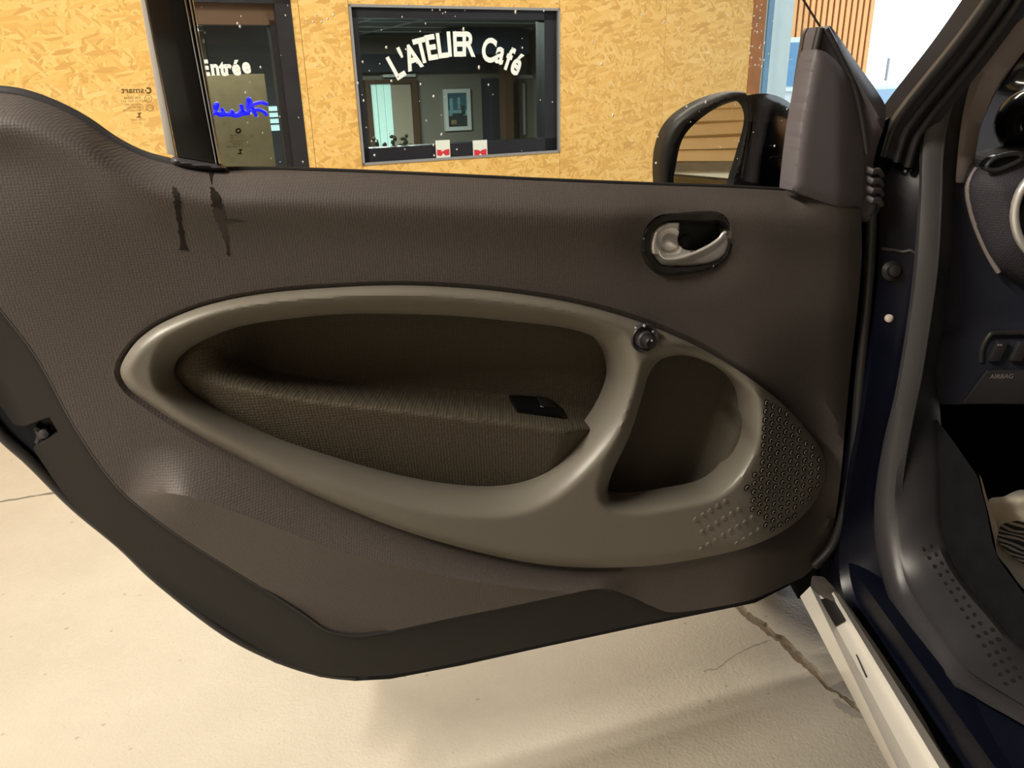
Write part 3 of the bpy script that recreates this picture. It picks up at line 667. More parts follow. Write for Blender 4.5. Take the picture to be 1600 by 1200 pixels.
# garage lamps reflected in the glass, built as glowing tubes under the cafe ceiling
for i, (p, q, lab) in enumerate([((-1.55, -1.6), (-1.15, -3.2), 'slanting reflected tube lamp above the entrance door lettering'), ((-.75, -3.2), (.15, -5.0), 'reflected tube lamp at the upper left of the cafe window'), ((-.3, -5.2), (.8, -7.2), 'second reflected tube lamp above the arched cafe lettering')]):
    P0 = wpt(p[0], CCZ-0.045, p[1]); P1 = wpt(q[0], CCZ-0.045, q[1])
    t = thing('reflected_lamp', lab, 'lamp', tuple((P0+P1)/2 + [0, 0, .044]), group='reflected tube lamps in the cafe glass')
    tube_obj('tube', [P0, P1], 0.022, M['tube'], t, n=8)
    tube_obj('reflected_lamp_rail', [P0 + [0, 0, .030], P1 + [0, 0, .030]], 0.016, M['tbar'], t, n=6)
for (sx_, dx_, en) in ((-1.3, -0.75, 26), (-0.4, -2.4, 90), (1.0, -5.2, 230)):  # unseen area lights added to brighten the cafe interior
    L = bpy.data.lights.new('cafe_fill_light', 'AREA'); L.shape = 'RECTANGLE'; L.size = 1.2; L.size_y = 0.6; L.energy = en; L.color = (0.92, 1.0, 0.92)
    lo = bpy.data.objects.new('cafe_fill_light', L); put(lo); lo.location = Vector(wpt(sx_, CCZ-0.08, dx_))

# ---- outside: timber-clad building, parked car, pole
def on_far(px, py, y): return on_y(px, py, y)
FY = 14.0
p0 = on_y(1235, 60, FY); p1 = on_y(1362, 60, FY)
fb = thing('timber_building', 'pale building clad in orange vertical timber slats outside', 'building', (p0[0], FY, 0))
zt = on_y(1300, 118, FY)[2]
x0 = p0[0]; x1 = p1[0]
mesh_obj('wall', *abox(x0-3, x1, FY+0.12, FY+4, -0.004, 7), M['slatback'], fb)
zs = on_y(1255, 62, FY)[2]
xm = on_y(1275, 60, FY)[0]
nsl = 22; pit = (x1-(x0-0.8))/nsl
slat_me = bpy.data.meshes.new('slat'); vv, ff = abox(-pit*0.33, pit*0.33, -0.05, 0.05, 0, 7-1.15); slat_me.from_pydata([tuple(q) for q in vv], [], ff); slat_me.materials.append(M['slat'])
for k in range(nsl):
    o = bpy.data.objects.new('slat', slat_me); put(o, fb); o.location = (x0-0.8+pit*(k+.5)-p0[0], 0.06, 1.15)
mesh_obj('plinth', *abox(x0-3, x1, FY-0.02, FY+0.12, -0.004, 1.15), M['facade'], fb)
wx0 = on_y(1250, 90, FY-.1)[0]; wx1 = on_y(1277, 90, FY-.1)[0]; wz_1 = on_y(1262, 66, FY-.1)[2]; wz_0 = on_y(1258, 134, FY-.1)[2]
wnd = mesh_obj('window', *abox(wx0-.3, wx1, FY-0.12, FY+0.0, wz_0-.08, wz_1+.08), M['facade'], fb)
mesh_obj('pane', *abox(wx0-.2, wx1-.06, FY-0.14, FY-0.10, wz_0, wz_1), M['bluewin'], wnd)
# parked car
cy = 9.5
q0 = on_y(1360, 180, cy); q1 = on_y(1450, 180, cy); zr_ = on_y(1400, 131, cy)[2]; zb_ = on_y(1400, 168, cy)[2]
pcx = thing('parked_car', 'pale blue grey car parked outside beyond the mirror cover', 'car', ((q0[0]+q1[0])/2, cy, 0))
cx0, cx1 = q0[0]-1.0, q1[0]+1.2
prof = [(cx0, .28), (cx0-.02, .7), (cx0+.4, zb_), (cx0+.85, zr_), (cx0+1.8, zr_+.03), (cx1-.9, zb_+.1), (cx1-.15, zb_-.08), (cx1, .6), (cx1-.02, .28)]
prism('body', [np.array([x, cy, z]) for x, z in prof], (0, 1.6, 0), M['carpaint_far'], pcx, bev=0.05)
prism('side_window', [np.array([x, cy-.012, z]) for x, z in [(cx0+.52, zb_), (cx0+.90, zr_-.06), (cx0+1.70, zr_-.04), (cx0+1.9, zb_)]], (0, .02, 0), M['carglass_far'], pcx)
for xx in (cx0+.6, cx1-.65): lathe_obj('wheel', (xx, cy-.02, .30), (0, 1, 0), [(0.0, 0), (.18, 0), (.19, -.01), (.30, 0), (.30, .18), (0, .18)], M['tyre'], pcx, n=20)
b2 = on_y(1384, 118, 11.5); po = thing('yard_pole', 'thin grey pole standing in the bright yard', 'pole', (b2[0], 11.5, 0))
tube_obj('shaft', [(b2[0], 11.5, -.002), (b2[0]+.01, 11.5, on_y(1384, 91, 11.5)[2])], 0.02, M['framelight'], po)
lathe_obj('foot', (b2[0], 11.5, 0), (0, 0, 1), [(.09, 0), (.09, .02), (.03, .04)], M['framelight'], po, n=12)

# ================================================================== CAR DOOR
car = thing('car', 'dark car with its door open, grey oval door trim and silver sill', 'car', (0.9, 1.0, 0.0))

belt = [(-130, 150), (-60, 141), (0, 143), (40, 149), (85, 165), (130, 188), (180, 222), (225, 244), (272, 256), (345, 266), (430, 266), (560, 270), (700, 276), (850, 283), (1000, 289), (1147, 294), (1238, 299)]
sailb = [(1274, 311), (1309, 322), (1346, 327)]
rside = [(1347, 400), (1340, 480), (1331, 560), (1322, 650), (1313, 750), (1301, 830), (1285, 872), (1255, 902)]
botm = [(1215, 920), (1170, 938), (1110, 950), (1050, 957), (1020, 948), (990, 934), (955, 922), (925, 921), (880, 930), (800, 947), (700, 967), (610, 986), (560, 993), (512, 985), (470, 957), (400, 912), (300, 850), (230, 800), (180, 755), (120, 670), (60, 560), (0, 480), (-60, 400), (-130, 310)]
fab_out = resample(np.vstack([cr(belt, False, 6), cr(sailb, False, 5), cr(rside, False, 6), cr(botm, False, 6)]), step=8, closed=True)
ring_out = resample(cr([(188, 580), (198, 555), (222, 528), (262, 503), (330, 478), (420, 461), (530, 452), (640, 449), (760, 456), (870, 471), (960, 492), (1040, 520), (1110, 553), (1180, 597), (1240, 647), (1277, 692), (1291, 728), (1285, 762), (1260, 800), (1218, 833), (1160, 857), (1080, 875), (1000, 885), (900, 886), (810, 876), (700, 850), (600, 818), (480, 768), (380, 718), (290, 668), (232, 630), (200, 605)], True, 8), step=6, closed=True)
open1 = resample(cr([(272, 580), (283, 556), (320, 531), (380, 509), (470, 496), (560, 490), (700, 493), (800, 502), (875, 511), (925, 525), (952, 550), (963, 585), (958, 615), (940, 652), (912, 690), (878, 726), (840, 754), (800, 769), (750, 773), (680, 766), (600, 747), (500, 713), (420, 682), (350, 648), (300, 617), (280, 598)], True, 8), step=6, closed=True)
open2 = resample(cr([(1036, 560), (1075, 556), (1120, 573), (1156, 600), (1172, 635), (1169, 690), (1146, 735), (1112, 764), (1060, 777), (1000, 786), (962, 783), (950, 768), (958, 735), (984, 680), (1003, 620), (1015, 583)], True, 8), step=5, closed=True)

beltc = cr(belt, False, 8); crease = cr([(205, 778), (240, 771), (280, 773), (330, 786), (400, 812), (500, 850), (600, 880), (700, 902), (800, 917), (900, 925), (960, 921)], False, 6)
rsidec = cr([(1346, 327)] + rside, False, 6)
def fab_w(P):
    x, y = P[:, 0], P[:, 1]
    by = np.interp(x, beltc[:, 0], beltc[:, 1])
    t = np.clip((y - by) / 52.0, 0, 1)
    w = -0.045 * (1 - t)**2.2 * np.clip(1 - sst(x, 1225, 1300), 0.0, 1)
    # beltline shoulder stands slightly proud
    w += 0.014 * np.exp(-((y - by - 55) / 36.0)**2) * (1 - sst(x, 1000, 1200)*0.6)
    # broad swell of the upper rear corner
    w += 0.012 * np.exp(-(((x-60)/220.0)**2 + ((y-330)/140.0)**2))
    rx = np.interp(y, rsidec[:, 1], rsidec[:, 0]); tr = np.clip((rx - x) / 45.0, 0, 1)
    w -= 0.014 * (1 - tr)**2 * sst(y, 300, 340)
    # storage bulge: swells out towards the crease, turns in below it
    cy_ = np.interp(x, crease[:, 0], crease[:, 1]); fade = sst(x, 195, 300) * (1 - sst(x, 900, 1010))
    above = np.clip(1 - (cy_ - y) / 75.0, 0, 1); below = np.clip((y - cy_) / 110.0, 0, 1)
    w += np.where(y < cy_, 0.032 * above**1.3, 0.032 - 0.056 * below) * fade * (y > cy_ - 76)
    # groove round the ring
    dr_ = pdist(P, ring_out)
    edge = 0.004 + 0.010*np.exp(-((x-640)/420.0)**2)*sst(y, 640, 820) - 0.030*sst(x, 1150, 1300)
    w = np.minimum(w, edge - 0.010 + 0.0007*np.clip(dr_, 0, 90))
    # dish round the release handle
    dx, dy = (x-1073)/95.0, (y-379)/70.0
    w -= 0.010 * np.exp(-(dx*dx + dy*dy)**2)
    w -= 0.032 * sst(x, 1150, 1300) * sst(y, 470, 620)
    # front lower corner turns away
    w -= 0.030 * sst(x, 1130, 1290) * sst(y, 820, 930)
    return w
BZO = np.array([(165, 520), (190, 400), (260, 290), (370, 200), (520, 165), (800, 155), (1080, 153), (1215, 190), (1300, 280), (1325, 410), (1312, 580), (1270, 720), (1180, 820), (1050, 890), (800, 940), (560, 965), (400, 945), (280, 870), (200, 740), (170, 630)], float) / 8 + [980, 310]
BZI = np.array([(285, 560), (310, 430), (400, 330), (520, 285), (700, 270), (1000, 268), (1180, 280), (1262, 350), (1290, 450), (1285, 600), (1240, 720), (1150, 800), (1000, 840), (780, 860), (560, 867), (430, 840), (330, 740), (290, 640)], float) / 8 + [980, 310]
bzo = resample(cr(BZO, True, 6), step=4, closed=True); bzi = resample(cr(BZI, True, 6), step=3.5, closed=True)
door = panel('door', fab_out, [offset_poly(ring_out, -10)[::2], offset_poly(bzo, -3)], on_door, fab_w, 9, M['fabric'], car, rim=0.03, sharp=30, extra=[(offset_poly(ring_out, 1)[::2], True), (offset_poly(ring_out, 10)[::2], True), (crease[::2], False), (crease[::2] + [0, 5], False)])
door['label'] = 'open car door seen from inside with dark grained panel'

# ring trim
def ring_w(P):
    d1 = pdist(P, open1); d2 = pdist(P, open2); do = pdist(P, ring_out)
    w = np.full(len(P), 0.020)
    w += 0.010 * np.exp(-((P[:, 0]-640)/420.0)**2) * sst(P[:, 1], 640, 820)      # lower rail fuller
    B1 = np.minimum(38.0, 0.66 * (d1 + do)); BO = np.minimum(18.0, 0.34 * (d1 + do))
    w -= 0.036 * np.clip(1 - d1 / B1, 0, 1)**1.35
    w -= 0.022 * np.clip(1 - d2 / 18.0, 0, 1)**1.35
    w -= 0.012 * np.clip(1 - do / BO, 0, 1)**2
    w -= 0.030 * sst(P[:, 0], 1150, 1300)                                           # front end follows the panel inwards
    return w
ring = panel('oval_trim', ring_out, [open1, open2], on_door, ring_w, 5.0, M['trim'], door, rim=0.035, sharp=50)
ring['label'] = 'satin grey oval trim ring'

# armrest insert
yb_ = np.array([(250, 500), (300, 520), (335, 538), (365, 556), (430, 579), (560, 599), (700, 612), (800, 621), (890, 637), (980, 654)], float)
yf_ = np.array([(250, 575), (300, 590), (350, 602), (480, 626), (640, 644), (800, 663), (920, 679), (980, 688)], float)
def ins_w(P):
    x, y = P[:, 0], P[:, 1]
    yb = np.interp(x, yb_[:, 0], yb_[:, 1]); yf = np.interp(x, yf_[:, 0], yf_[:, 1])
    deep = -0.022 - 0.062 * sst(x, 300, 430)
    top = -0.012 + 0.016 * sst(x, 270, 420) - 0.012*sst(x, 860, 960)
    s = np.clip((y - yb) / (yf - yb), 0, 1); s2 = 0.6*s + 0.4*s*s*(3-2*s)
    w = deep + (top - deep) * s2
    low = np.clip((y - yf) / 130.0, 0, 1)
    w -= 0.052 * low**1.15
    d1 = pdist(P, open1) * np.where(pip(P, open1), 1.0, -1.0)
    return np.minimum(w, -0.024 + 0.00085*np.clip(d1, -3, 60))
ins = panel('armrest', resample(offset_poly(open1, 7), step=6, closed=True), [], on_door, ins_w, 5.5, M['insert'], door, rim=0.01, sharp=None)
ins['label'] = 'mesh fabric armrest insert'
# stowage pocket
def poc_w(P):
    x, y = P[:, 0], P[:, 1]
    edge = 1132 + (620 - y) * 0.36
    w = -0.070 + 0.045 * sst(x, edge - 6, edge + 48)
    w += 0.02 * np.clip((y-735)/50, 0, 1)**2
    d2 = pdist(P, open2) * np.where(pip(P, open2), 1.0, -1.0)
    return np.minimum(w, -0.024 + 0.0006*np.clip(d2, -3, 30))
poc = panel('stowage_pocket', resample(offset_poly(open2, 6), step=5, closed=True), [], on_door, poc_w, 6, M['pocketfab'], door, rim=0.01, sharp=None)

# lower plastic border and outer shell
brd_in = offset_poly(fab_out, -14)
brd_out = [(-140, 430), (-60, 550), (0, 634), (22, 664), (38, 666), (77, 651), (92, 677), (53, 697), (52, 702), (82, 747), (122, 798), (200, 866), (250, 911), (325, 965), (400, 1011), (450, 1038), (500, 1052), (545, 1057), (590, 1056), (640, 1050), (720, 1034), (850, 1006), (1000, 974), (1100, 954), (1180, 938)]
inner_side = [(1200, 915), (1170, 922), (1110, 934), (1050, 942), (1020, 934), (990, 920), (950, 908), (880, 914), (800, 930), (700, 950), (600, 968), (560, 975), (520, 968), (480, 942), (410, 898), (310, 836), (240, 786), (192, 742), (134, 660), (76, 550), (14, 470), (-50, 385), (-140, 290)]
bo = np.vstack([np.array(brd_out[:9], float), cr(brd_out[9:], False, 5), cr(inner_side, False, 4)])
def brd_w(P):
    d = pdist(P, fab_out); y = P[:, 1]
    return -0.026 - 0.00022 * np.clip(d, 0, 70) - 0.010*sst(P[:, 0], 900, 1100)
panel('lower_border', resample(bo, step=7, closed=True), [], on_door, brd_w, 11, M['plastic'], door, rim=0.02, sharp=35)
# raised lip between border and grained panel
tube_obj('panel_lip', [on_door(x, y, -0.022) for x, y in cr(botm[6:], False, 5)], 0.0022, M['plastic_grey'], door, n=6)
shell = [(-150, 480), (-60, 610), (0, 688), (50, 732), (122, 801), (190, 856), (250, 914), (350, 994), (430, 1036), (500, 1058), (555, 1064), (610, 1061), (720, 1040), (850, 1011), (1000, 979), (1180, 942), (1235, 914), (1268, 890), (1296, 862), (1318, 800), (1328, 740), (1340, 706), (1344, 690), (1357, 673), (1361, 630), (1364, 578), (1357, 556), (1360, 533), (1368, 440), (1372, 390), (1376, 330), (1362, 262), (1340, 300), (1238, 330), (1000, 330), (345, 310), (100, 260), (-150, 230)]
sh = panel('door_shell', resample(np.array(shell, float), step=9, closed=True), [offset_poly(ring_out, 25)[::3]], on_door, lambda P: -0.052 - 0.034*sst(P[:, 0], 1150, 1290), 22, M['paint'], door, rim=0.085, sharp=40)
prism('outer_skin', [on_door(x, y, -0.142) for x, y in shell], -DN*0.012, M['paint'], door)
tube_obj('edge_flange', [on_door(x, y, -0.084) for x, y in resample(np.array(shell[18:30], float), n=50)], 0.0016, M['pillartrim'], door, n=6)  # pale grey stands in for the highlight along the painted edge
# rubber weatherstrip along the door's lower edge
tube_obj('edge_seal', [on_door(x, y, -0.048) for x, y in cr([(-120, 520), (-60, 600), (0, 676), (50, 722), (118, 790), (190, 850), (250, 907), (350, 985), (430, 1027), (500, 1050), (555, 1057)], False, 6)], 0.007, M['rubber'], door, n=8)
tube_obj('hinge_seal', [on_door(x, y, -0.032) for x, y in cr([(1358, 270), (1362, 330), (1358, 430), (1349, 530), (1341, 620), (1333, 720), (1318, 800), (1300, 852), (1272, 884)], False, 6)], 0.008, M['rubber'], door, n=8)
# latch in its notch
lt = mesh_obj('latch', *box_g(on_door(66, 676, -0.060), DU*0.024, DN*0.006, (0, 0, 0.020)), M['gloss'], door)
tube_obj('latch_claw', [on_door(x, y, -0.046) for x, y in cr([(54, 668), (60, 672), (63, 682), (60, 692)], False, 4)], 0.0045, M['plastic_grey'], lt, n=6)
lathe_obj('latch_pin', on_door(72, 672, -0.054), DN, [(0.006, 0), (0.006, 0.014), (0.002, 0.016)], M['rubber_grey'], lt, n=10)
# scuff left by the latch
prism('scuff', [on_door(x, y, -0.033) for x, y in [(112, 695), (116, 697), (118, 693), (117, 702), (114, 709), (114, 700)]], DN*0.0006, M['rubber_grey'], door)

# speaker grille: hexagonal studs on the front end of the oval trim
M['stud'] = basic('grille_recess', (0.004, 0.004, 0.005), 0.5, spec=0.2)
def hex_mesh(ro, h, m_dark, m_light):
    V, Fc, Mi = [], [], []
    rings = [(ro, 0.0012), (ro*0.97, -0.0002), (ro*0.68, -0.0001), (ro*0.62, h), (ro*0.42, h), (ro*0.38, 0.0), (ro*0.02, 0.0)]
    for (r, y) in rings:
        for k in range(6): V.append((r*math.cos(k*math.pi/3+.5), y, r*math.sin(k*math.pi/3+.5)))
    for i in range(6):
        for k in range(6): Fc.append((i*6+k, i*6+(k+1) % 6, (i+1)*6+(k+1) % 6, (i+1)*6+k)); Mi.append(1 if i in (2, 3) else 0)
    me = bpy.data.meshes.new('hexagon_stud'); me.from_pydata(V, [], Fc); me.update(); me.materials.append(m_dark); me.materials.append(m_light)
    me.polygons.foreach_set('material_index', Mi); return me
hx = hex_mesh(0.0059, -0.0012, M['stud'], M['trim'])     # -Y local = towards the driver
hx2 = hex_mesh(0.0044, -0.0008, M['trim'], M['trim'])
imr = ROOTM[car.name].inverted()
zone = np.array([(1178, 588), (1196, 586), (1232, 616), (1266, 655), (1287, 700), (1289, 735), (1278, 775), (1250, 812), (1214, 834), (1196, 824), (1172, 790), (1164, 765), (1178, 735), (1188, 700), (1193, 660), (1191, 625)], float)
zone2 = np.array([(1080, 800), (1110, 790), (1150, 775), (1175, 800), (1190, 835), (1150, 852), (1090, 860)], float)
a1 = np.array([10.6, 6.2]); a2_ = np.array([-0.8, 13.2]); cnt = 0
for i in range(-20, 20):
    for j in range(-25, 25):
        p = np.array([1235.0, 720.0]) + a1*i + a2_*j
        z_a = pip(p[None], zone)[0] and pip(p[None], ring_out)[0] and pdist(p[None], ring_out)[0] > 8
        z_b = (not z_a) and pip(p[None], zone2)[0] and pdist(p[None], ring_out)[0] > 10 and (i + j) % 2 == 0
        if not (z_a or z_b): continue
        ww = ring_w(p[None])[0]
        o = bpy.data.objects.new('hexagon_stud', hx if z_a else hx2); put(o, ring)
        P4 = [on_door(q[0], q[1], ring_w(q[None])[0]) for q in (p, p + [4, 0], p + [0, 4])]
        nv = np.cross(P4[1]-P4[0], P4[2]-P4[0]); nv /= np.linalg.norm(nv); nv = nv if nv.dot(DN) > 0 else -nv
        tx = -DU - nv*(-DU).dot(nv); tx /= np.linalg.norm(tx); tz = np.cross(tx, -nv)
        o.rotation_euler = Matrix(np.stack([tx, -nv, tz], 1).tolist()).to_euler(); o.location = imr @ Vector(P4[0] + nv*0.0013); cnt += 1

# mirror adjuster knob
kc = on_door(1007, 528, 0.020)
kn = lathe_obj('mirror_knob', kc, DN, [(0.0205, -0.004), (0.0205, 0.0015), (0.0195, 0.003), (0.018, 0.0022), (0.0145, 0.0005), (0.0135, -0.001)], M['plastic_grey'], door, n=36)
kn['label'] = 'black mirror adjuster knob'
kp = on_door(1007, 530, 0.020)
prof = [(0.0125, -0.001), (0.0125, 0.004), (0.0105, 0.006)]
lathe_obj('knob_collar', kp, DN, prof, M['chrome'] if False else M['plastic_grey'], kn)
v, f = lathe(kp, DN, [(0.0098, 0.004), (0.0098, 0.014), (0.0085, 0.020), (0.0075, 0.0215), (0.0, 0.0205)], 28)
for i in range(len(v)):
    if (i // 28) < 2 and i % 2: v[i] = kp + (v[i]-kp)*1.0 + (kp + DN*0.009 - v[i])*0.08
mesh_obj('knob_cap', v, f, M['plastic'], kn, smooth=True, sharp=40)
for px, py in ((993, 512), (1020, 518)): lathe_obj('dot_mark', on_door(px, py, 0.0230), DN, [(0.0013, 0), (0.0013, 0.0006), (0, 0.0007)], M['mark'], kn, n=10)
mesh_obj('ring_mark', *tube([on_door(1006.5+1.5*math.cos(a), 509+1.6*math.sin(a), 0.0232) for a in np.linspace(0, 2*math.pi, 12, endpoint=False)], 0.0005, n=5, closed=True), M['mark'], kn)
lathe_obj('dot_mark', kp + DN*0.0212 + np.array([0, 0, 0.0045]), DN, [(0.0012, 0), (0.0012, 0.0007), (0, 0.0008)], M['mark'], kn, n=10)

# window switch on the armrest ledge
def sw_at(px, py, lift_=0.0):
    w = ins_w(np.array([[px, py]], float))[0]; p = on_door(px, py, w); return p + np.array([0, 0, lift_])
sq = [(794, 622), (850, 625), (864, 630), (874, 640), (882, 655), (808, 645)]
sw_ = prism('window_switch', [sw_at(x, y, -0.002) for x, y in sq], np.array([0, 0, 0.008]), M['gloss'], door, bev=0.002)
sw_['label'] = 'gloss black window switch'
rk = prism('rocker', [sw_at(x, y, 0.004) for x, y in [(838, 627), (858, 631), (868, 645), (846, 642)]], np.array([0, 0, 0.007]) + DN*0.002, M['plastic'], sw_, bev=0.002)
prism('finger_cut', [sw_at(x, y, 0.011) for x, y in [(851, 636), (862, 638), (868, 644), (856, 642)]], np.array([0, 0, 0.0012]), M['gloss'], rk)
for x, y in ((837, 630), (843, 640)): prism('switch_icon', [sw_at(x+a, y+b, 0.0066) for a, b in [(0, 0), (5, 1.5), (6.5, 3.2), (1.5, 2)]], np.array([0, 0, 0.0008]), M['mark'], sw_)

# interior release handle
bez = panel('handle_bezel', bzo, [bzi], on_door, lambda P: -0.004 + 0.008*np.clip(pdist(P, bzi)/9, 0, 1)*np.clip(pdist(P, bzo)/4, 0, 1), 3.5, M['plastic'], door, rim=0.035, sharp=35)
panel('handle_cup', offset_poly(bzi, 2), [], on_door, lambda P: -0.034 + 0.02*np.clip(1-pdist(P, bzi)/10, 0, 1)**2, 5, M['plastic'], bez, rim=0)
lathe_obj('screw_cover', on_door(1070, 378, -0.034), DN, [(0.011, -0.002), (0.011, 0.0012), (0.010, 0.0016), (0, 0.0014)], M['plastic'], bez, n=24)
hp = np.array([(655, 312), (640, 303), (520, 305), (420, 345), (340, 430), (305, 560), (310, 680), (360, 780), (450, 838), (560, 853), (780, 848), (1000, 820), (1120, 780), (1220, 700), (1268, 580), (1262, 470), (1230, 455), (1150, 520), (1050, 590), (900, 660), (780, 660), (700, 632), (652, 580), (630, 510), (648, 420)], float)/8 + [980, 310]
hpo = resample(hp, step=2.6, closed=True)
lev = np.array([(400, 640), (415, 700), (470, 748), (560, 758), (660, 745), (750, 718), (900, 660), (1050, 580), (1150, 505), (1200, 440), (1240, 425)], float)/8 + [980, 310]
levc = cr(lev, False, 6)
def hand_w(P):
    d = pdist(P, hpo); dl = pdist(P, levc, False)
    ly = np.interp(P[:, 0], levc[6:, 0], levc[6:, 1]); below = P[:, 1] > ly
    C_ = np.array([1046.0, 378.0]); rad = np.hypot((P[:, 0]-1047)/1.0, (P[:, 1]-378)/1.0)
    rim_ = sst(rad, 15, 21)                                        # outer crescent raised, middle dished
    w = np.where((P[:, 0] < 1080) & ~below, -0.022 + 0.020*rim_, -0.018)
    w = np.where(below, -0.010 + 0.006*np.clip(1 - dl/8, 0, 1), w)
    return w - 0.002*np.clip(1-d/2.0, 0, 1)
hd = panel('release_handle', hpo, [], on_door, hand_w, 2.4, M['chrome'], bez, rim=0.008, sharp=60)
hd['label'] = 'satin chrome release lever'
lr = np.interp(np.linspace(0, 1, len(levc)), [0, .15, .6, .95, 1], [0.0008, 0.0016, 0.0024, 0.0026, 0.0018])
tube_obj('lever_edge', [on_door(x, y, w) for (x, y), w in zip(levc, np.interp(np.linspace(0, 1, len(levc)), [0, .3, 1], [-0.003, 0.000, 0.003]))], lr, M['chrome'], bez, n=10)

# sail panel, rubber triangle, folds
sail_p = cr([(1276, 77), (1291, 82), (1309, 98), (1325, 120), (1336, 152), (1344, 188), (1350, 240), (1349, 290), (1346, 326)], False, 6)
sail_b = cr([(1346, 326), (1309, 322), (1274, 311), (1238, 297)], False, 5); sail_l = cr([(1238, 297), (1247, 217), (1259, 147), (1270, 92), (1276, 77)], False, 5)
so = resample(np.vstack([sail_p, sail_b[1:], sail_l[1:-1]]), step=5, closed=True)
def sail_w(P):
    d = pdist(P, so); return 0.004 + 0.006*np.clip(d/14, 0, 1)**0.6 - 0.016*sst(P[:, 0], 1305, 1350) - 0.02*sst(300-P[:, 1], 0, 220)*0.5
panel('mirror_cover', so, [], on_door, sail_w, 6, M['sail'], door, rim=0.03, sharp=40)['label'] = 'grey triangular inner mirror cover'
tri = resample(np.vstack([cr([(1273, 52), (1279, 42), (1287, 43), (1294, 40), (1303, 47), (1340, 100), (1370, 142), (1384, 168), (1382, 195), (1372, 225), (1364, 258)], False, 4), cr([(1364, 258), (1376, 285), (1376, 320), (1362, 345), (1330, 340), (1250, 300)], False, 4), np.array([(1252, 200.), (1262, 120)])]), step=6, closed=True)
tp = panel('mirror_triangle_rubber', tri, [], on_door, lambda P: -0.032 + 0.014*np.exp(-((P[:, 0]-1300-(P[:, 1]-45)*0.52)/9.0)**2) + 0.010*np.clip(pdist(P, tri)/10, 0, 1), 6, M['sail'], door, rim=0.03, sharp=45)
tube_obj('run_channel', [on_door(x, y, -0.020) for x, y in cr([(1282, 44), (1276, 70), (1264, 130), (1254, 200), (1244, 285)], False, 5)], 0.006, M['rubber'], door, n=8)
tube_obj('rubber_lip', [on_door(x, y, -0.016) for x, y in cr([(1290, 44), (1300, 62), (1316, 95), (1334, 135), (1346, 185), (1354, 240)], False, 5)], 0.0045, M['rubber_grey'], door, n=8)
for k in range(4):
    y0 = 262 + k*15
    tube_obj('rubber_fold', [on_door(x, y, w) for x, y, w in [(1352, y0, -0.024), (1362, y0+6, -0.014), (1372, y0+5, -0.018), (1377, y0+12, -0.03)]], 0.0048, M['sail'], door, n=8)

# belt moulding and rear quarter glass
tube_obj('quarter_seal', [on_door(x, y+3, -0.044) for x, y in cr([(-130, 149), (-60, 140), (0, 142), (40, 148), (85, 164), (130, 187), (180, 221), (225, 243), (275, 256)], False, 6)], 0.0075, M['rubber_grey'], door, n=10)
tube_obj('seal_lower_lip', [on_door(x, y+12, -0.030) for x, y in cr([(-130, 150), (-60, 141), (0, 143), (40, 149), (85, 166), (130, 190), (180, 224), (225, 246), (272, 257), (330, 264)], False, 6)], 0.0025, M['rubber'], door, n=6)  # thin dark rubber lip just below the quarter seal
ec = resample(cr([(268, 247), (280, 245), (320, 252), (342, 256), (356, 266), (340, 268), (300, 266), (270, 258)], True, 4), step=4, closed=True)
panel('quarter_end_cap', ec, [], on_door, lambda P: -0.038 + 0.012*np.clip(pdist(P, ec)/8, 0, 1)**.6, 4, M['rubber_grey'], door, rim=0.015, sharp=60)
tube_obj('belt_seal', [on_door(x, y-2, -0.050) for x, y in cr(belt[9:], False, 6)], 0.0028, M['rubber'], door, n=8)
def strip(name, tl, tr, br_, bl, w0, th, mat, bev=0.003):
    return prism(name, [on_door(*p, w0) for p in (tl, tr, br_, bl)], -DN*th, mat, door, bev=bev)
up_ = -260
def ex(px, py, qx, qy, y): t = (y-py)/(qy-py); return (px+(qx-px)*t, y)
L0, L1 = (228, 0), (277, 247); R0, R1 = (290, 0), (339, 256)
strip('window_divider', ex(*L0, *L1, up_), ex(*R0, *R1, up_), R1, L1, -0.034, 0.03, M['gloss'])
for a, b, mm, nm, ww in (((288, 0), (337, 256), 'chromebright', 'divider_bright_strip', -0.032), ((295, 0), (342, 256), 'chromebright', 'divider_bright_strip', -0.034)):
    strip(nm, ex(*a, *b, up_), ex(a[0]+2.5, a[1], b[0]+2.5, b[1], up_), (b[0]+2.5, b[1]), b, ww, 0.012, M[mm], 0.0008)
strip('divider_edge', ex(291.5, 0, 340, 256, up_), ex(301, 0, 346, 258, up_), (346, 258), (340, 256), -0.038, 0.02, M['gloss'])
strip('quarter_glass_gasket', ex(219, 0, 261, 240, up_), ex(227, 0, 275, 245, up_), (275, 245), (261, 240), -0.040, 0.012, M['chrome'], 0.002)
# panes
rp_ = [(-140, 170), (-60, 160), (0, 160), (85, 180), (180, 235), (262, 262), (266, 240), ex(222, 0, 266, 240, up_), (-140, up_)]
pr = prism('rear_quarter_pane', [on_door(*p, -0.046) for p in rp_], -DN*0.0035, M['glass'], door)
fp = [(342, 290), (700, 296), (1000, 305), (1262, 315), (1278, 60), (1284, 45), (1256, 0), (1190, -90), (1080, -200), (960, up_), ex(298, 0, 344, 256, up_)]
pf = prism('side_pane', [on_door(*p, -0.052) for p in fp], -DN*0.0035, M['glass'], door)
tube_obj('pane_front_edge', [on_door(x, y, -0.0535) for x, y in [(1284, 45), (1256, 0), (1190, -90)]], 0.0011, M['rubber_grey'], pf, n=6)
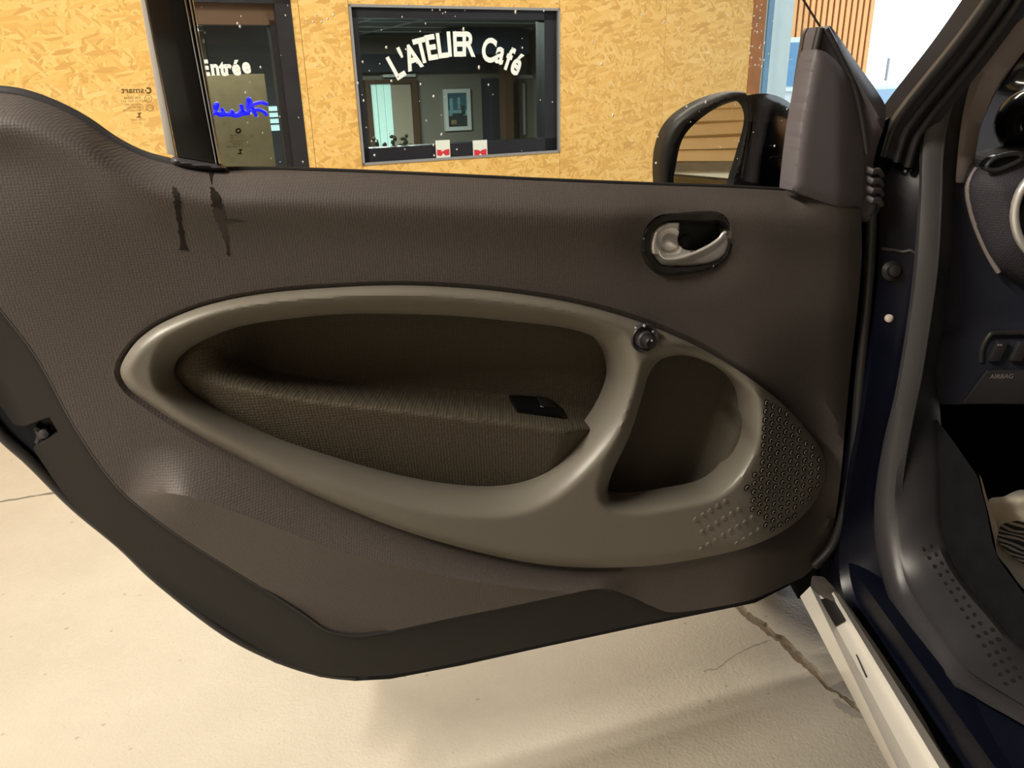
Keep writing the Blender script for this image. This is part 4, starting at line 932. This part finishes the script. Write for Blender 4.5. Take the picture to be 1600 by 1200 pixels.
# printed marks on the panes (seen mirrored from inside); drawn on the inner face
def gprint(parent, s, px, py, hpx, mat, w, bold=0.0, sx=1.0):
    o_ = on_door(px, py, w); sc_ = np.linalg.norm(on_door(px, py+hpx, w)-on_door(px, py, w))
    return text_obj('print', s, o_, DU, (0, 0, 1), sc_*1.3, mat, parent, bold=bold*sc_, sx=sx)
WQ = -0.0452; WF = -0.0512
gprint(pr, 'smart', 207, 141.5, 10, M['print'], WQ, 0.03, 1.15)
def gcirc(parent, px, py, rx, ry, mat, w, th=0.0005, a0=0, a1=2*math.pi):
    return tube_obj('print', [on_door(px+rx*math.cos(a), py+ry*math.sin(a), w) for a in np.linspace(a0, a1, 26)], th, mat, parent, n=5)
gcirc(pr, 231.5, 141.5, 3.8, 3.8, M['print'], WQ, 0.0011, -2.2, 2.2)
prism('print', [on_door(x, y, WQ) for x, y in [(226, 141.5), (228.6, 138.6), (228.6, 144.4)]], DN*0.0003, M['print'], pr)
gprint(pr, 'E1', 231.5, 154, 5, M['print'], WQ); gcirc(pr, 231.7, 154, 5.6, 5.6, M['print'], WQ, 0.0003)
gprint(pr, 'CCC', 234, 168.5, 4, M['print'], WQ); gcirc(pr, 234, 168.5, 6, 4.6, M['print'], WQ, 0.0003)
for s, px, py, h in (('43R-00048', 207, 153, 4.5), ('DOT 21 M27 AS3', 209, 158, 4), ('LAMISAFE 003', 209, 163.3, 3.4), ('E 000187 20C', 211, 168, 3.4), ('AGC AUTOMOTIVE', 212, 172.5, 3.4), ('CODE 2014', 217, 187, 3.2), ('14', 219, 191.5, 3), ('. . . .', 228, 194, 4)):
    gprint(pr, s, px, py, h, M['print'], WQ)
def zmark(parent, px, py, mat, w):
    prism('print', [on_door(px+a, py+b, w) for a, b in [(-4.5, -4), (4, -4), (4, -3), (0.5, 0), (-1.2, 0.2), (-1, -3)]], DN*0.0003, mat, parent)
    prism('print', [on_door(px+a, py+b, w) for a, b in [(-4, 4), (5, 4), (2.5, 3), (1.5, -0.8), (-0.2, 1), (-4, 3.2)]], DN*0.0003, mat, parent)
zmark(pr, 217, 180, M['print'], WQ)
gcirc(pf, 372.5, 204.5, 3.4, 3.0, M['printblack'], WF, 0.0011)
gprint(pf, 'E1', 393, 212.5, 5, M['print'], WF)
for s, px, py, h in (('43R-00048', 371, 211.5, 4), ('DOT 21 M27', 371, 216, 3.6), ('LAMISAFE 003', 371, 220.5, 3.4), ('E 000187', 371, 225, 3.4), ('AGC AUTOMOTIVE', 372, 229, 3.2)): gprint(pf, s, px, py, h, M['print'], WF)
zmark(pf, 375, 237, M['printblack'], WF)
# water drops on the side pane
dv, df = [], []
def drop(px, py, r, w=-0.0512):
    c = on_door(px, py, w); g = lathe(c, DN, [(r, 0), (r*.8, r*.35), (r*.4, r*.55), (0, r*.6)], 7); k = len(dv); st = 1 + rng.random()*0.8
    for q in g[0]:
        q = np.array(q); q[2] = c[2] + (q[2]-c[2])*st; dv.append(q)
    df.extend([tuple(i+k for i in t_) for t_ in g[1]])
for k in range(150):
    px = rng.uniform(312, 940) if k < 105 else rng.uniform(940, 1240); py = rng.uniform(2, 255)
    if px < 345 + 0 and py > 200: continue
    drop(px, py, rng.choice([0.0006, 0.0008, 0.0011, 0.0015], p=[.35, .35, .2, .1]))
for k in range(30): drop(rng.uniform(1170, 1195), rng.uniform(0, 110), rng.uniform(.0006, .0014))
dro = mesh_obj('water_drops', dv, df, M['drop'], pf, smooth=True); tag(dro, kind='stuff')
# wet streaks running down the panel
def streak(name, pts, wl, mat):
    P = resample(cr(pts, False, 6), step=3); n = len(P); Wd = np.interp(np.linspace(0, 1, n), np.linspace(0, 1, len(wl)), wl) * (1 + 0.25*rng.normal(0, 1, n))
    out = np.vstack([P + np.stack([-Wd/2, 0*Wd], 1), (P + np.stack([Wd/2, 0*Wd], 1))[::-1]])
    return panel(name, out, [], on_door, lambda Q: fab_w(Q) + 0.0006, 5, mat, door, rim=0)
streak('damp_streak', [(271, 292), (276, 310), (279, 335), (283, 360), (287, 391)], [4, 11, 10, 6, 7, 14], M['damp'])
streak('wet_streak', [(330, 292), (336, 305), (340, 325), (346, 350), (352, 370), (356, 388), (357, 400)], [6, 12, 13, 16, 9, 3.5, 3.5], M['wet'])
streak('wet_streak', [(330, 270), (330, 280), (331, 288)], [7, 3, 2], M['wet'])
prism('wet_streak', [on_door(x, y, fab_w(np.array([[x, y]], float))[0]+0.0006) for x, y in [(348, 345), (365, 343), (384, 347), (366, 348), (350, 350)]], DN*0.0003, M['wet'], door)

# side mirror
mr_out = cr([(1030, 300), (1029, 250), (1038, 210), (1057, 182), (1092, 159), (1132, 145), (1160, 143), (1170, 156), (1170, 188), (1162, 232), (1148, 300)], False, 6)
mo = resample(np.vstack([mr_out, np.array([(1148, 310.), (1090, 316), (1032, 312)])]), step=4, closed=True)
mg = resample(cr([(1054, 292), (1056, 256), (1065, 219), (1085, 193), (1116, 170), (1146, 158), (1160, 160), (1166, 178), (1164, 200), (1157, 228), (1146, 268), (1135, 292), (1095, 298)], True, 6), step=4, closed=True)
MC = on_door(1112, 228, -0.15); MN = np.array([-0.25, -0.96, 0.07]); MN /= np.linalg.norm(MN)
def on_mir(px, py, w=0.0): return hit(px, py, MC + MN*w, MN)
MW = -0.16
sm = panel('mirror_housing', mo, [mg], on_mir, lambda P: 0.010*np.clip(pdist(P, mo)/12, 0, 1)**.6 - 0.012*np.clip(1-pdist(P, mg)/7, 0, 1), 4, M['plastic'], door, rim=0.02, sharp=45)
sm['label'] = 'black exterior mirror housing'
# rounded shell behind and towards the door
sec = []
N_ = 72
mo2 = resample(mo, n=N_, closed=True)
rim3 = np.array([on_mir(x, y, 0) for x, y in mo2]); c3 = rim3.mean(0)
for t_ in np.linspace(0, 1, 9):
    sc_ = math.sqrt(max(0.0, 1 - (0.93*t_)**2.4)); sec.append(c3 - MN*0.10*t_ + (rim3 - c3)*sc_)
V = [p for s in sec for p in s]; Fc = []
for j in range(8):
    for i in range(N_): Fc.append((j*N_+i, j*N_+(i+1) % N_, (j+1)*N_+(i+1) % N_, (j+1)*N_+i))
Fc.append(tuple(8*N_+i for i in range(N_)))
mesh_obj('mirror_shell', V, Fc, M['gloss'], sm, smooth=True, sharp=60)
arm_o = resample(np.vstack([cr([(1166, 149), (1195, 146), (1222, 153), (1246, 172), (1262, 200), (1275, 240), (1280, 320)], False, 5), np.array([(1148, 312.), (1160, 240), (1169, 190), (1168, 165)])]), step=5, closed=True)
panel('mirror_arm', arm_o, [], on_door, lambda P: MW + 0.03 - 0.05*sst(P[:, 0], 1170, 1270) + 0.006*np.clip(pdist(P, arm_o)/20, 0, 1)**.5 , 6, M['gloss'], sm, rim=0.09, sharp=50)
tube_obj('mirror_parting_line', [on_door(x, y, MW+.024) for x, y in cr([(1189, 290), (1194, 268), (1203, 247), (1238, 246)], False, 4)], 0.0012, M['rubber'], sm, n=5)
gp = np.array([on_mir(x, y, -0.012) for x, y in offset_poly(mg, 2)])
gq = list(gp)
mgo = mesh_obj('mirror_glass', list(gq) + [p - DN*0.003 for p in gq], [tuple(range(len(gq))), tuple(range(2*len(gq)-1, len(gq)-1, -1))] + [(i, (i+1) % len(gq), len(gq)+(i+1) % len(gq), len(gq)+i) for i in range(len(gq))], M['mirror'], sm)
# hinge bolt at the lower front corner
lathe_obj('hinge_bolt', on_door(1275, 880, -0.045), DN, [(0.010, 0), (0.010, 0.004), (0.006, 0.005), (0.006, 0.009), (0, 0.009)], M['dirt'], door, n=12)

# ================================================================== CAR BODY
body = car
NX = 90
def bc(pts, x): return np.array([on_x(p[0], p[1], x) for p in resample(cr(pts, False, 8), n=NX)])
kA = [(1620, -120), (1560, -40), (1534, 0), (1490, 60), (1445, 116), (1410, 160), (1386, 196), (1372, 240), (1374, 330), (1370, 450), (1356, 600), (1336, 720), (1312, 850), (1318, 930), (1352, 985), (1420, 1085), (1490, 1205), (1560, 1320)]
kB = [(1660, -110), (1590, -30), (1550, 20), (1484, 97), (1455, 167), (1444, 232), (1444, 294), (1437, 387), (1427, 483), (1410, 587), (1397, 647), (1383, 700), (1370, 783), (1371, 850), (1380, 895), (1397, 948), (1422, 997), (1450, 1039), (1478, 1068), (1520, 1085), (1555, 1106), (1600, 1130), (1700, 1190)]
kC = [(1690, -110), (1620, -30), (1575, 35), (1508, 106), (1476, 175), (1464, 240), (1462, 300), (1457, 400), (1447, 483), (1431, 587), (1419, 647), (1406, 720), (1399, 783), (1402, 843), (1416, 913), (1441, 957), (1475, 1006), (1503, 1047), (1540, 1072), (1600, 1106), (1700, 1165)]
kD = [(1710, -90), (1650, -20), (1600, 28), (1553, 76), (1522, 120), (1507, 174), (1499, 232), (1494, 283), (1487, 400), (1474, 510), (1459, 587), (1452, 640), (1454, 700), (1457, 780), (1460, 822), (1474, 871), (1502, 916), (1541, 962), (1576, 1004), (1600, 1025), (1700, 1110)]
cA, cB, cC, cD = bc(kA, 0.585), bc(kB, 0.635), bc(kC, 0.642), bc(kD, 0.70)
mid = lambda a, b, t, off=(0, 0, 0): a*(1-t) + b*t + np.array(off)
apt = loft('door_aperture', [cA + [0, .05, 0], cA, mid(cA, cB, .35, (.012, .006, .0)), mid(cA, cB, .8, (.014, .006, 0)), cB + [.02, 0, 0]], M['paint'], body)
loft('door_weatherstrip', [cB + [.022, 0, 0], cB + [-.004, 0, 0], mid(cB, cC, .25, (-.012, 0, 0)), mid(cB, cC, .6, (-.014, 0, 0)), mid(cB, cC, .9, (-.006, 0, 0)), cC + [.01, 0, 0]], M['rubber_grey'], body)['label'] = 'grey rubber door weatherstrip'
kz = sst(cD[:, 2], 0.62, 0.70)
sill_tr = loft('sill_trim', [cC + [.008, 0, 0], mid(cC, cD, .12, (-.008, 0, 0)), mid(cC, cD, .3, (-.014, 0, 0)), mid(cC, cD, .65, (-.010, 0, 0)), cD, cD + np.stack([.025 + 0*kz, .01 + .04*kz, -.01*(1-kz)], 1), cD + np.stack([.03 + .03*kz, .012 + .15*kz, -.02*(1-kz)], 1)], M['plastic_grey'], body)
from mathutils.bvhtree import BVHTree
def snap(px, py, o, lift_=0.0):
    off = ROOTM[root_of(o).name].translation
    bv = BVHTree.FromPolygons([v.co + off for v in o.data.vertices], [tuple(p.vertices) for p in o.data.polygons])
    d = Vector(ray(px, py)).normalized(); h = bv.ray_cast(Vector(CAM), d)
    n_ = h[1] if h[1].dot(d) < 0 else -h[1]
    return np.array(h[0] + n_*lift_), np.array(n_)
# dimples on the sill tread
dm = bpy.data.meshes.new('tread_dimple'); g = lathe((0, 0, 0), (-1, 0, 0), [(0.0035, -.001), (0.003, .0018), (0, .0022)], 10); dm.from_pydata([tuple(q) for q in g[0]], [], g[1]); dm.materials.append(M['plastic'])
imb = imr
for r_ in range(16):
    for c_ in range(3):
        px = 1443 + r_*8.6 + c_*11; py = 858 + r_*13.5 + c_*-5 + max(0, r_-9)*1.5
        d1_ = pdist(np.array([[px, py]]), np.array(kD), False)[0]; d2_ = pdist(np.array([[px, py]]), np.array(kC), False)[0]
        if px > 1610 or d1_ < 6: continue
        q_, n_ = snap(px, py, sill_tr)
        o = bpy.data.objects.new('tread_dimple', dm); put(o, sill_tr); o.location = imb @ Vector(q_)
# pillar trim inside
kE = [(1740, -60), (1680, 0), (1640, 40), (1600, 81), (1561, 136), (1534, 194), (1524, 240), (1512, 284)]
kDu = [(1710, -90), (1650, -20), (1600, 28), (1553, 76), (1522, 120), (1507, 174), (1499, 232), (1495, 284)]
cDu, cE = bc(kDu, 0.70), bc(kE, 0.735)
loft('pillar_trim', [cDu + [-.004, -.004, 0], mid(cDu, cE, .3, (-.008, -.012, 0)), mid(cDu, cE, .8, (0, -.010, 0)), cE, cE + [.01, .03, 0]], M['pillartrim'], body)['label'] = 'light grey windscreen pillar trim'
# hinge pillar behind the door edge
hpil = [(1330, 230), (1380, 190), (1420, 165), (1470, 150), (1480, 300), (1470, 420), (1440, 600), (1420, 720), (1405, 800), (1410, 900), (1440, 1000), (1480, 1090), (1420, 1090), (1330, 960), (1290, 930), (1280, 860), (1300, 760), (1325, 640), (1335, 450)]
hpl = panel('hinge_pillar', resample(np.array(hpil, float), step=9, closed=True), [], lambda x, y, w: on_y(x, y, 1.235+w), lambda P: 0.02*sst(P[:, 0], 1370, 1440) + 0.004*np.sin(P[:, 1]/37.0), 12, M['paint'], body, rim=0.05, rimdir=(0, 1, 0), sharp=50)
q_, n_ = snap(1392, 423, apt); lathe_obj('hinge_boss', q_, n_, [(.016, 0), (.016, .006), (.010, .010), (.009, .018), (.004, .020), (0, .020)], M['plastic'], hpl, n=20)
q_, n_ = snap(1388, 497, apt); lathe_obj('plug', q_, n_, [(.0065, 0), (.0065, .004), (.004, .006), (0, .006)], M['white_plug'], hpl, n=14)
q_, n_ = snap(1415, 268, apt); lathe_obj('plug', q_, n_, [(.002, 0), (.002, .003), (0, .004)], M['mark'], hpl, n=8)
tube_obj('wiring_bracket', [snap(x, y, apt, .003)[0] for x, y in cr([(1376, 388), (1380, 389), (1396, 391), (1412, 393), (1422, 391), (1430, 396)], False, 4)], 0.0026, M['rubber_grey'], hpl, n=6)
# outer windscreen pillar and fender
loft('windscreen_pillar', [bc(kA[:8], .585), bc([(p[0]+14, p[1]+6) for p in kA[:8]], .575), bc([(p[0]+34, p[1]+14) for p in kA[:8]], .60), bc([(p[0]+62, p[1]+26) for p in kA[:8]], .64)], M['plastic_grey'], body)
for k, (dx, dy) in enumerate(((10, 4), (28, 12), (46, 20))):
    tube_obj('pillar_seal', [on_x(x+dx, y+dy, .574+.018*k) for x, y in cr(kA[:8], False, 6)], 0.006, M['rubber' if k != 1 else 'plastic_grey'], body, n=8)
panel('fender_tip', resample(np.array([(1361, 262), (1372, 225), (1385, 196), (1400, 176), (1410, 172), (1402, 182), (1385, 215), (1370, 250)], float), step=4, closed=True), [], lambda x, y, w: on_y(x, y, 1.30+w), 0.0, 6, M['copper'], body, rim=0.12, rimdir=(0.3, 1, -.2), sharp=40)
# silver rocker panel: four edges running along the car
rl = lambda a, b, z, x_=0: (on_z(*a, z), on_z(*b, z))
def rocker_line(a, b, z):
    p, q = on_z(*a, z), on_z(*b, z); d = (q-p); return [p, p + d*0.12, p + d*0.5, q, q + d*0.7, q + d*1.6]
l0 = rocker_line((1250, 932), (1390, 1200), 0.335); l1 = rocker_line((1266, 916), (1402, 1200), 0.375); l2 = rocker_line((1280, 930), (1424, 1200), 0.362); l3 = rocker_line((1297, 930), (1455, 1200), 0.362); l4 = rocker_line((1302, 925), (1468, 1200), 0.374); l5 = rocker_line((1307, 922), (1484, 1200), 0.360)
lb = [p + np.array([0.06, 0, -0.10]) for p in l0]; li = [p + np.array([0.01, 0, -0.12]) for p in l5]
def dens(L): return resample(cr(L, False, 8), n=40)
rock = loft('rocker_panel', [dens(x) for x in (lb, l0, l1, l2, l3, l4, l5, li)], M['silver'], body, sharp=25); rock['label'] = 'silver painted sill strip'
prism('channel_dark_patch', [on_z(x, y, 0.3635) for x, y in [(1280, 938), (1304, 932), (1322, 970), (1306, 979)]], (0, 0, 0.0015), M['plastic'], rock)  # thin dark quad laid on the floor of the rocker channel
prism('seam_mark', [on_z(x, y, 0.3630) for x, y in [(1337, 1023), (1339, 1023), (1355, 1058), (1353, 1059)]], (0, 0, 0.0006), M['dirt'], rock)
bk = prism('sill_end_bracket', [on_z(x, y, 0.368) for x, y in [(1268, 898), (1288, 900), (1305, 918), (1312, 936), (1302, 938), (1288, 930), (1272, 918)]], (0, 0, -0.03), M['dirt'], body, bev=0.004)
# underbody sill below the aperture (dark)
mesh_obj('sill_box', *abox(0.60, 0.74, -0.9, 1.25, 0.20, 0.33), M['paint'], body)
# front wheel
wc = np.array([0.605, 1.70, 0.285])
wh = lathe_obj('front_tyre', wc, (1, 0, 0), [(.19, -.07), (.25, -.085), (.275, -.075), (.285, -.05), (.285, .05), (.275, .075), (.25, .085), (.19, .07)], M['tyre'], body, n=40)
for k in range(36):
    a = 2*math.pi*k/36; c = wc + np.array([0, math.cos(a), math.sin(a)])*.286; tdir = np.array([0, -math.sin(a), math.cos(a)])
    mesh_obj('tread_block', *box_g(c, (.062, .0, 0), tdir*.014, np.array([0, math.cos(a), math.sin(a)])*.004), M['tyre'], wh)
lathe_obj('wheel_rim', wc, (1, 0, 0), [(.0, -.03), (.05, -.035), (.06, -.02), (.17, -.03), (.19, -.07), (.19, .06), (0, .06)], M['dirt'], wh, n=30)
mesh_obj('wheel_arch_liner', *abox(0.56, 0.70, 1.27, 1.36, 0.18, 0.75), M['carpet'], body)
# bonnet, fender block, roof and the far side, all part of the same car
prism('front_fender', [np.array([0.505, y, z]) for y, z in [(1.28, 0.62), (1.28, 0.98), (1.55, .93), (2.05, .78), (2.15, .55), (2.1, .45), (2.03, .45), (1.95, .58), (1.72, .64), (1.5, .58), (1.42, .45), (1.28, .30)]], (0.06, 0, 0), M['paint'], body, bev=0.01)
prism('bonnet', [np.array([0.64, y, z]) for y, z in [(1.32, .90), (1.42, .93), (2.05, .80), (2.15, .6), (2.15, .5), (1.32, .75)]], (1.1, 0, 0), M['paint'], body, bev=0.01)
prism('roof', [np.array([x, y, z]) for x, y, z in [(.68, .88, 1.50), (1.82, .88, 1.50), (1.82, -1.0, 1.54), (.68, -1.0, 1.54)]], (0, 0, .03), M['paint'], body, bev=0.008)
mesh_obj('far_side', *abox(1.84, 1.90, -1.0, 1.3, 0.25, 1.0), M['dash'], body)
mesh_obj('floor_pan', *abox(0.72, 1.88, -1.0, 1.72, 0.20, 0.24), M['carpet'], body)
mesh_obj('firewall', *abox(0.70, 1.88, 1.72, 1.76, 0.20, 0.95), M['carpet'], body)
mesh_obj('rear_bulkhead', *abox(0.70, 1.88, -1.06, -1.0, 0.2, 1.5), M['carpet'], body)
mesh_obj('kick_panel', *abox(0.695, 0.72, 1.30, 1.72, 0.24, 0.80), M['carpet'], body)
# windscreen
wsn = [on_x(1600, 70, .74), on_x(1520, 262, .74)]
mesh_obj('windscreen', [np.array([.74, 1.06, 1.30]), np.array([1.80, 1.06, 1.30]), np.array([1.80, 1.50, .97]), np.array([.74, 1.50, .97])], [(0, 1, 2, 3)], M['glass'], body)
# dashboard
DY = 1.24
dash = panel('dashboard', resample(np.array([(1440, 420), (1470, 290), (1512, 280), (1530, 262), (1560, 246), (1760, 240), (1760, 632), (1495, 632), (1430, 632)], float), step=12, closed=True), [], lambda x, y, w: on_y(x, y, DY+w), lambda P: -0.02*sst(P[:, 1], 500, 540), 14, M['dash'], body, rim=0.35, rimdir=(0, 1, -0.05), sharp=40)
pod = resample(cr([(1511, 294), (1520, 266), (1545, 246), (1600, 232), (1680, 226), (1740, 250), (1760, 330), (1735, 440), (1680, 470), (1620, 452), (1572, 428), (1546, 404), (1528, 366), (1516, 328)], True, 6), step=6, closed=True)
pd = panel('dash_fabric_pod', pod, [], lambda x, y, w: on_y(x, y, DY-0.02-w), lambda P: 0.055*np.clip(pdist(P, pod)/55, 0, 1)**.55, 7, M['dashfab'], dash, rim=0.05, rimdir=(0, 1, 0), sharp=60)
tube_obj('pod_piping', [on_y(x, y, DY-0.024) for x, y in cr([(1526, 262), (1512, 292), (1517, 330), (1530, 368), (1547, 404), (1560, 425)], False, 6)], 0.004, M['pillartrim'], dash, n=8)
tube_obj('silver_ring', [on_y(1657+72*math.cos(a), 337+78*math.sin(a), DY-0.085) for a in np.linspace(0, 2*math.pi, 48, endpoint=False)], 0.0065, M['chrome'], dash, n=10, closed=True)
lathe_obj('ring_well', on_y(1657, 337, DY-0.075), (0, -1, 0), [(.066, 0), (.066, .006), (.05, .0), (0, -.002)], M['plastic'], dash, n=36)
vt = resample(cr([(1541, 262), (1550, 250), (1566, 243), (1590, 240), (1596, 248), (1578, 258), (1556, 266)], True, 5), step=3, closed=True)
panel('side_vent', vt, [], lambda x, y, w: on_y(x, y, DY-0.062-w), 0.0, 4, M['gloss'], dash, rim=0.02, rimdir=(0, 1, 0))
tube_obj('vent_surround', [on_y(x, y, DY-.064) for x, y in vt], 0.0035, M['plastic_grey'], dash, n=8, closed=True)
bp_ = on_y(1612, 190, DY+0.03)
ball = lathe_obj('corner_vent_ball', bp_, (-.3, -1, .1), [(.0, -.052)] + [(.052*math.sin(a), -.052*math.cos(a)) for a in np.linspace(.15, 2.6, 18)] + [(.026, .040), (.022, .034), (0, .034)], M['gloss'], dash, n=32)
tube_obj('ball_stem', [on_y(1606, 245, DY+0.03), on_y(1604, 226, DY+.03)], 0.026, M['plastic'], dash, n=14)
prism('dash_top', [np.array([x, y, z]) for x, y, z in [(.72, DY-.03, 1.005), (1.8, DY-.03, 1.02), (1.8, 1.56, .955), (.74, 1.56, .945)]], (0, 0, -.02), M['plastic_grey'], body)
# switches and flap on the lower dash
fl = prism('dash_flap', [on_y(x, y, DY-.024) for x, y in [(1541, 577), (1700, 577), (1700, 629), (1502, 629)]], (0, -.006, 0), M['plastic_grey'], dash, bev=.0025)
text_obj('embossed_word', 'AIRBAG', on_y(1565, 588, DY-.031), (1, 0, 0), (0, 0, 1), 0.0115, M['pillartrim'], fl, sx=1.0)
for dx in (0, 34):
    bt = prism('dash_button', [on_y(x+dx, y, DY-.022) for x, y in [(1555, 531), (1572, 531), (1558, 562), (1540, 562)]], (0, -.010, 0), M['plastic_grey'], dash, bev=.003)
    if dx == 0:
        for (x, y) in ((1560, 539), (1564, 539)): lathe_obj('button_icon', on_y(x, y, DY-.0322), (0, -1, 0), [(.0017, 0), (.0017, .0006), (0, .0007)], M['pillartrim'], bt, n=8)
tube_obj('button_surround', [on_y(x, y, DY-.020) for x, y in cr([(1533, 565), (1534, 545), (1545, 525), (1560, 520), (1640, 520)], False, 5)], 0.005, M['plastic_grey'], dash, n=8)
# carpeted inner sill
carp = [(1452, 640), (1490, 690), (1528, 745), (1542, 800), (1551, 850), (1560, 874), (1600, 928), (1720, 1040), (1760, 1150), (1600, 1032), (1576, 1008), (1541, 966), (1502, 920), (1474, 875), (1458, 822), (1455, 780)]
panel('sill_carpet', resample(np.array(carp, float), step=9, closed=True), [], lambda x, y, w: on_x(x, y, .715+w), lambda P: 0.06*np.clip(pdist(P, np.array(kD), False)/110, 0, 1)**1.5, 12, M['carpet'], body, rim=0)

# paper sheet with a zebra medallion in the footwell
pb = on_z(1600, 860, 0.25)
pap = thing('paper_mat', 'crumpled white paper mat with black and white zebra print in the footwell', 'paper mat', tuple(pb))
PZ = 0.30
pp = resample(cr([(1545, 781), (1568, 776), (1585, 768), (1605, 766), (1680, 780), (1760, 900), (1720, 1010), (1660, 975), (1600, 921), (1575, 888), (1559, 868), (1554, 845), (1550, 815)], True, 5), step=6, closed=True)
def pap_z(P):
    return PZ + 0.05*np.exp(-((P[:, 1]-775)/22.0)**2) + 0.006*np.sin(P[:, 0]/9.0)*np.exp(-((P[:, 1]-790)/30.0)**2)
panel('sheet', pp, [], lambda x, y, w: on_z(x, y, w), pap_z, 6, M['paper'], pap, rim=0.0, sharp=None)
panel('standing_edge', np.array([(1530, 740), (1534, 748), (1540, 770), (1547, 792), (1556, 815), (1560, 830), (1556, 852), (1551, 832), (1544, 800), (1536, 770)], float), [], lambda x, y, w: on_z(x, y, w), lambda P: PZ + 0.01 + 0.0012*np.clip(850-P[:, 1], 0, 200), 8, M['paper'], pap, rim=0, sharp=None)
zb_ = resample(cr([(1558, 838), (1562, 824), (1575, 816), (1605, 813), (1650, 818), (1690, 850), (1670, 890), (1630, 893), (1600, 881), (1575, 864), (1563, 850)], True, 5), step=5, closed=True)
panel('zebra_medallion', zb_, [], lambda x, y, w: on_z(x, y, w), lambda P: pap_z(P)+0.003, 8, M['zebra'], pap, rim=0)
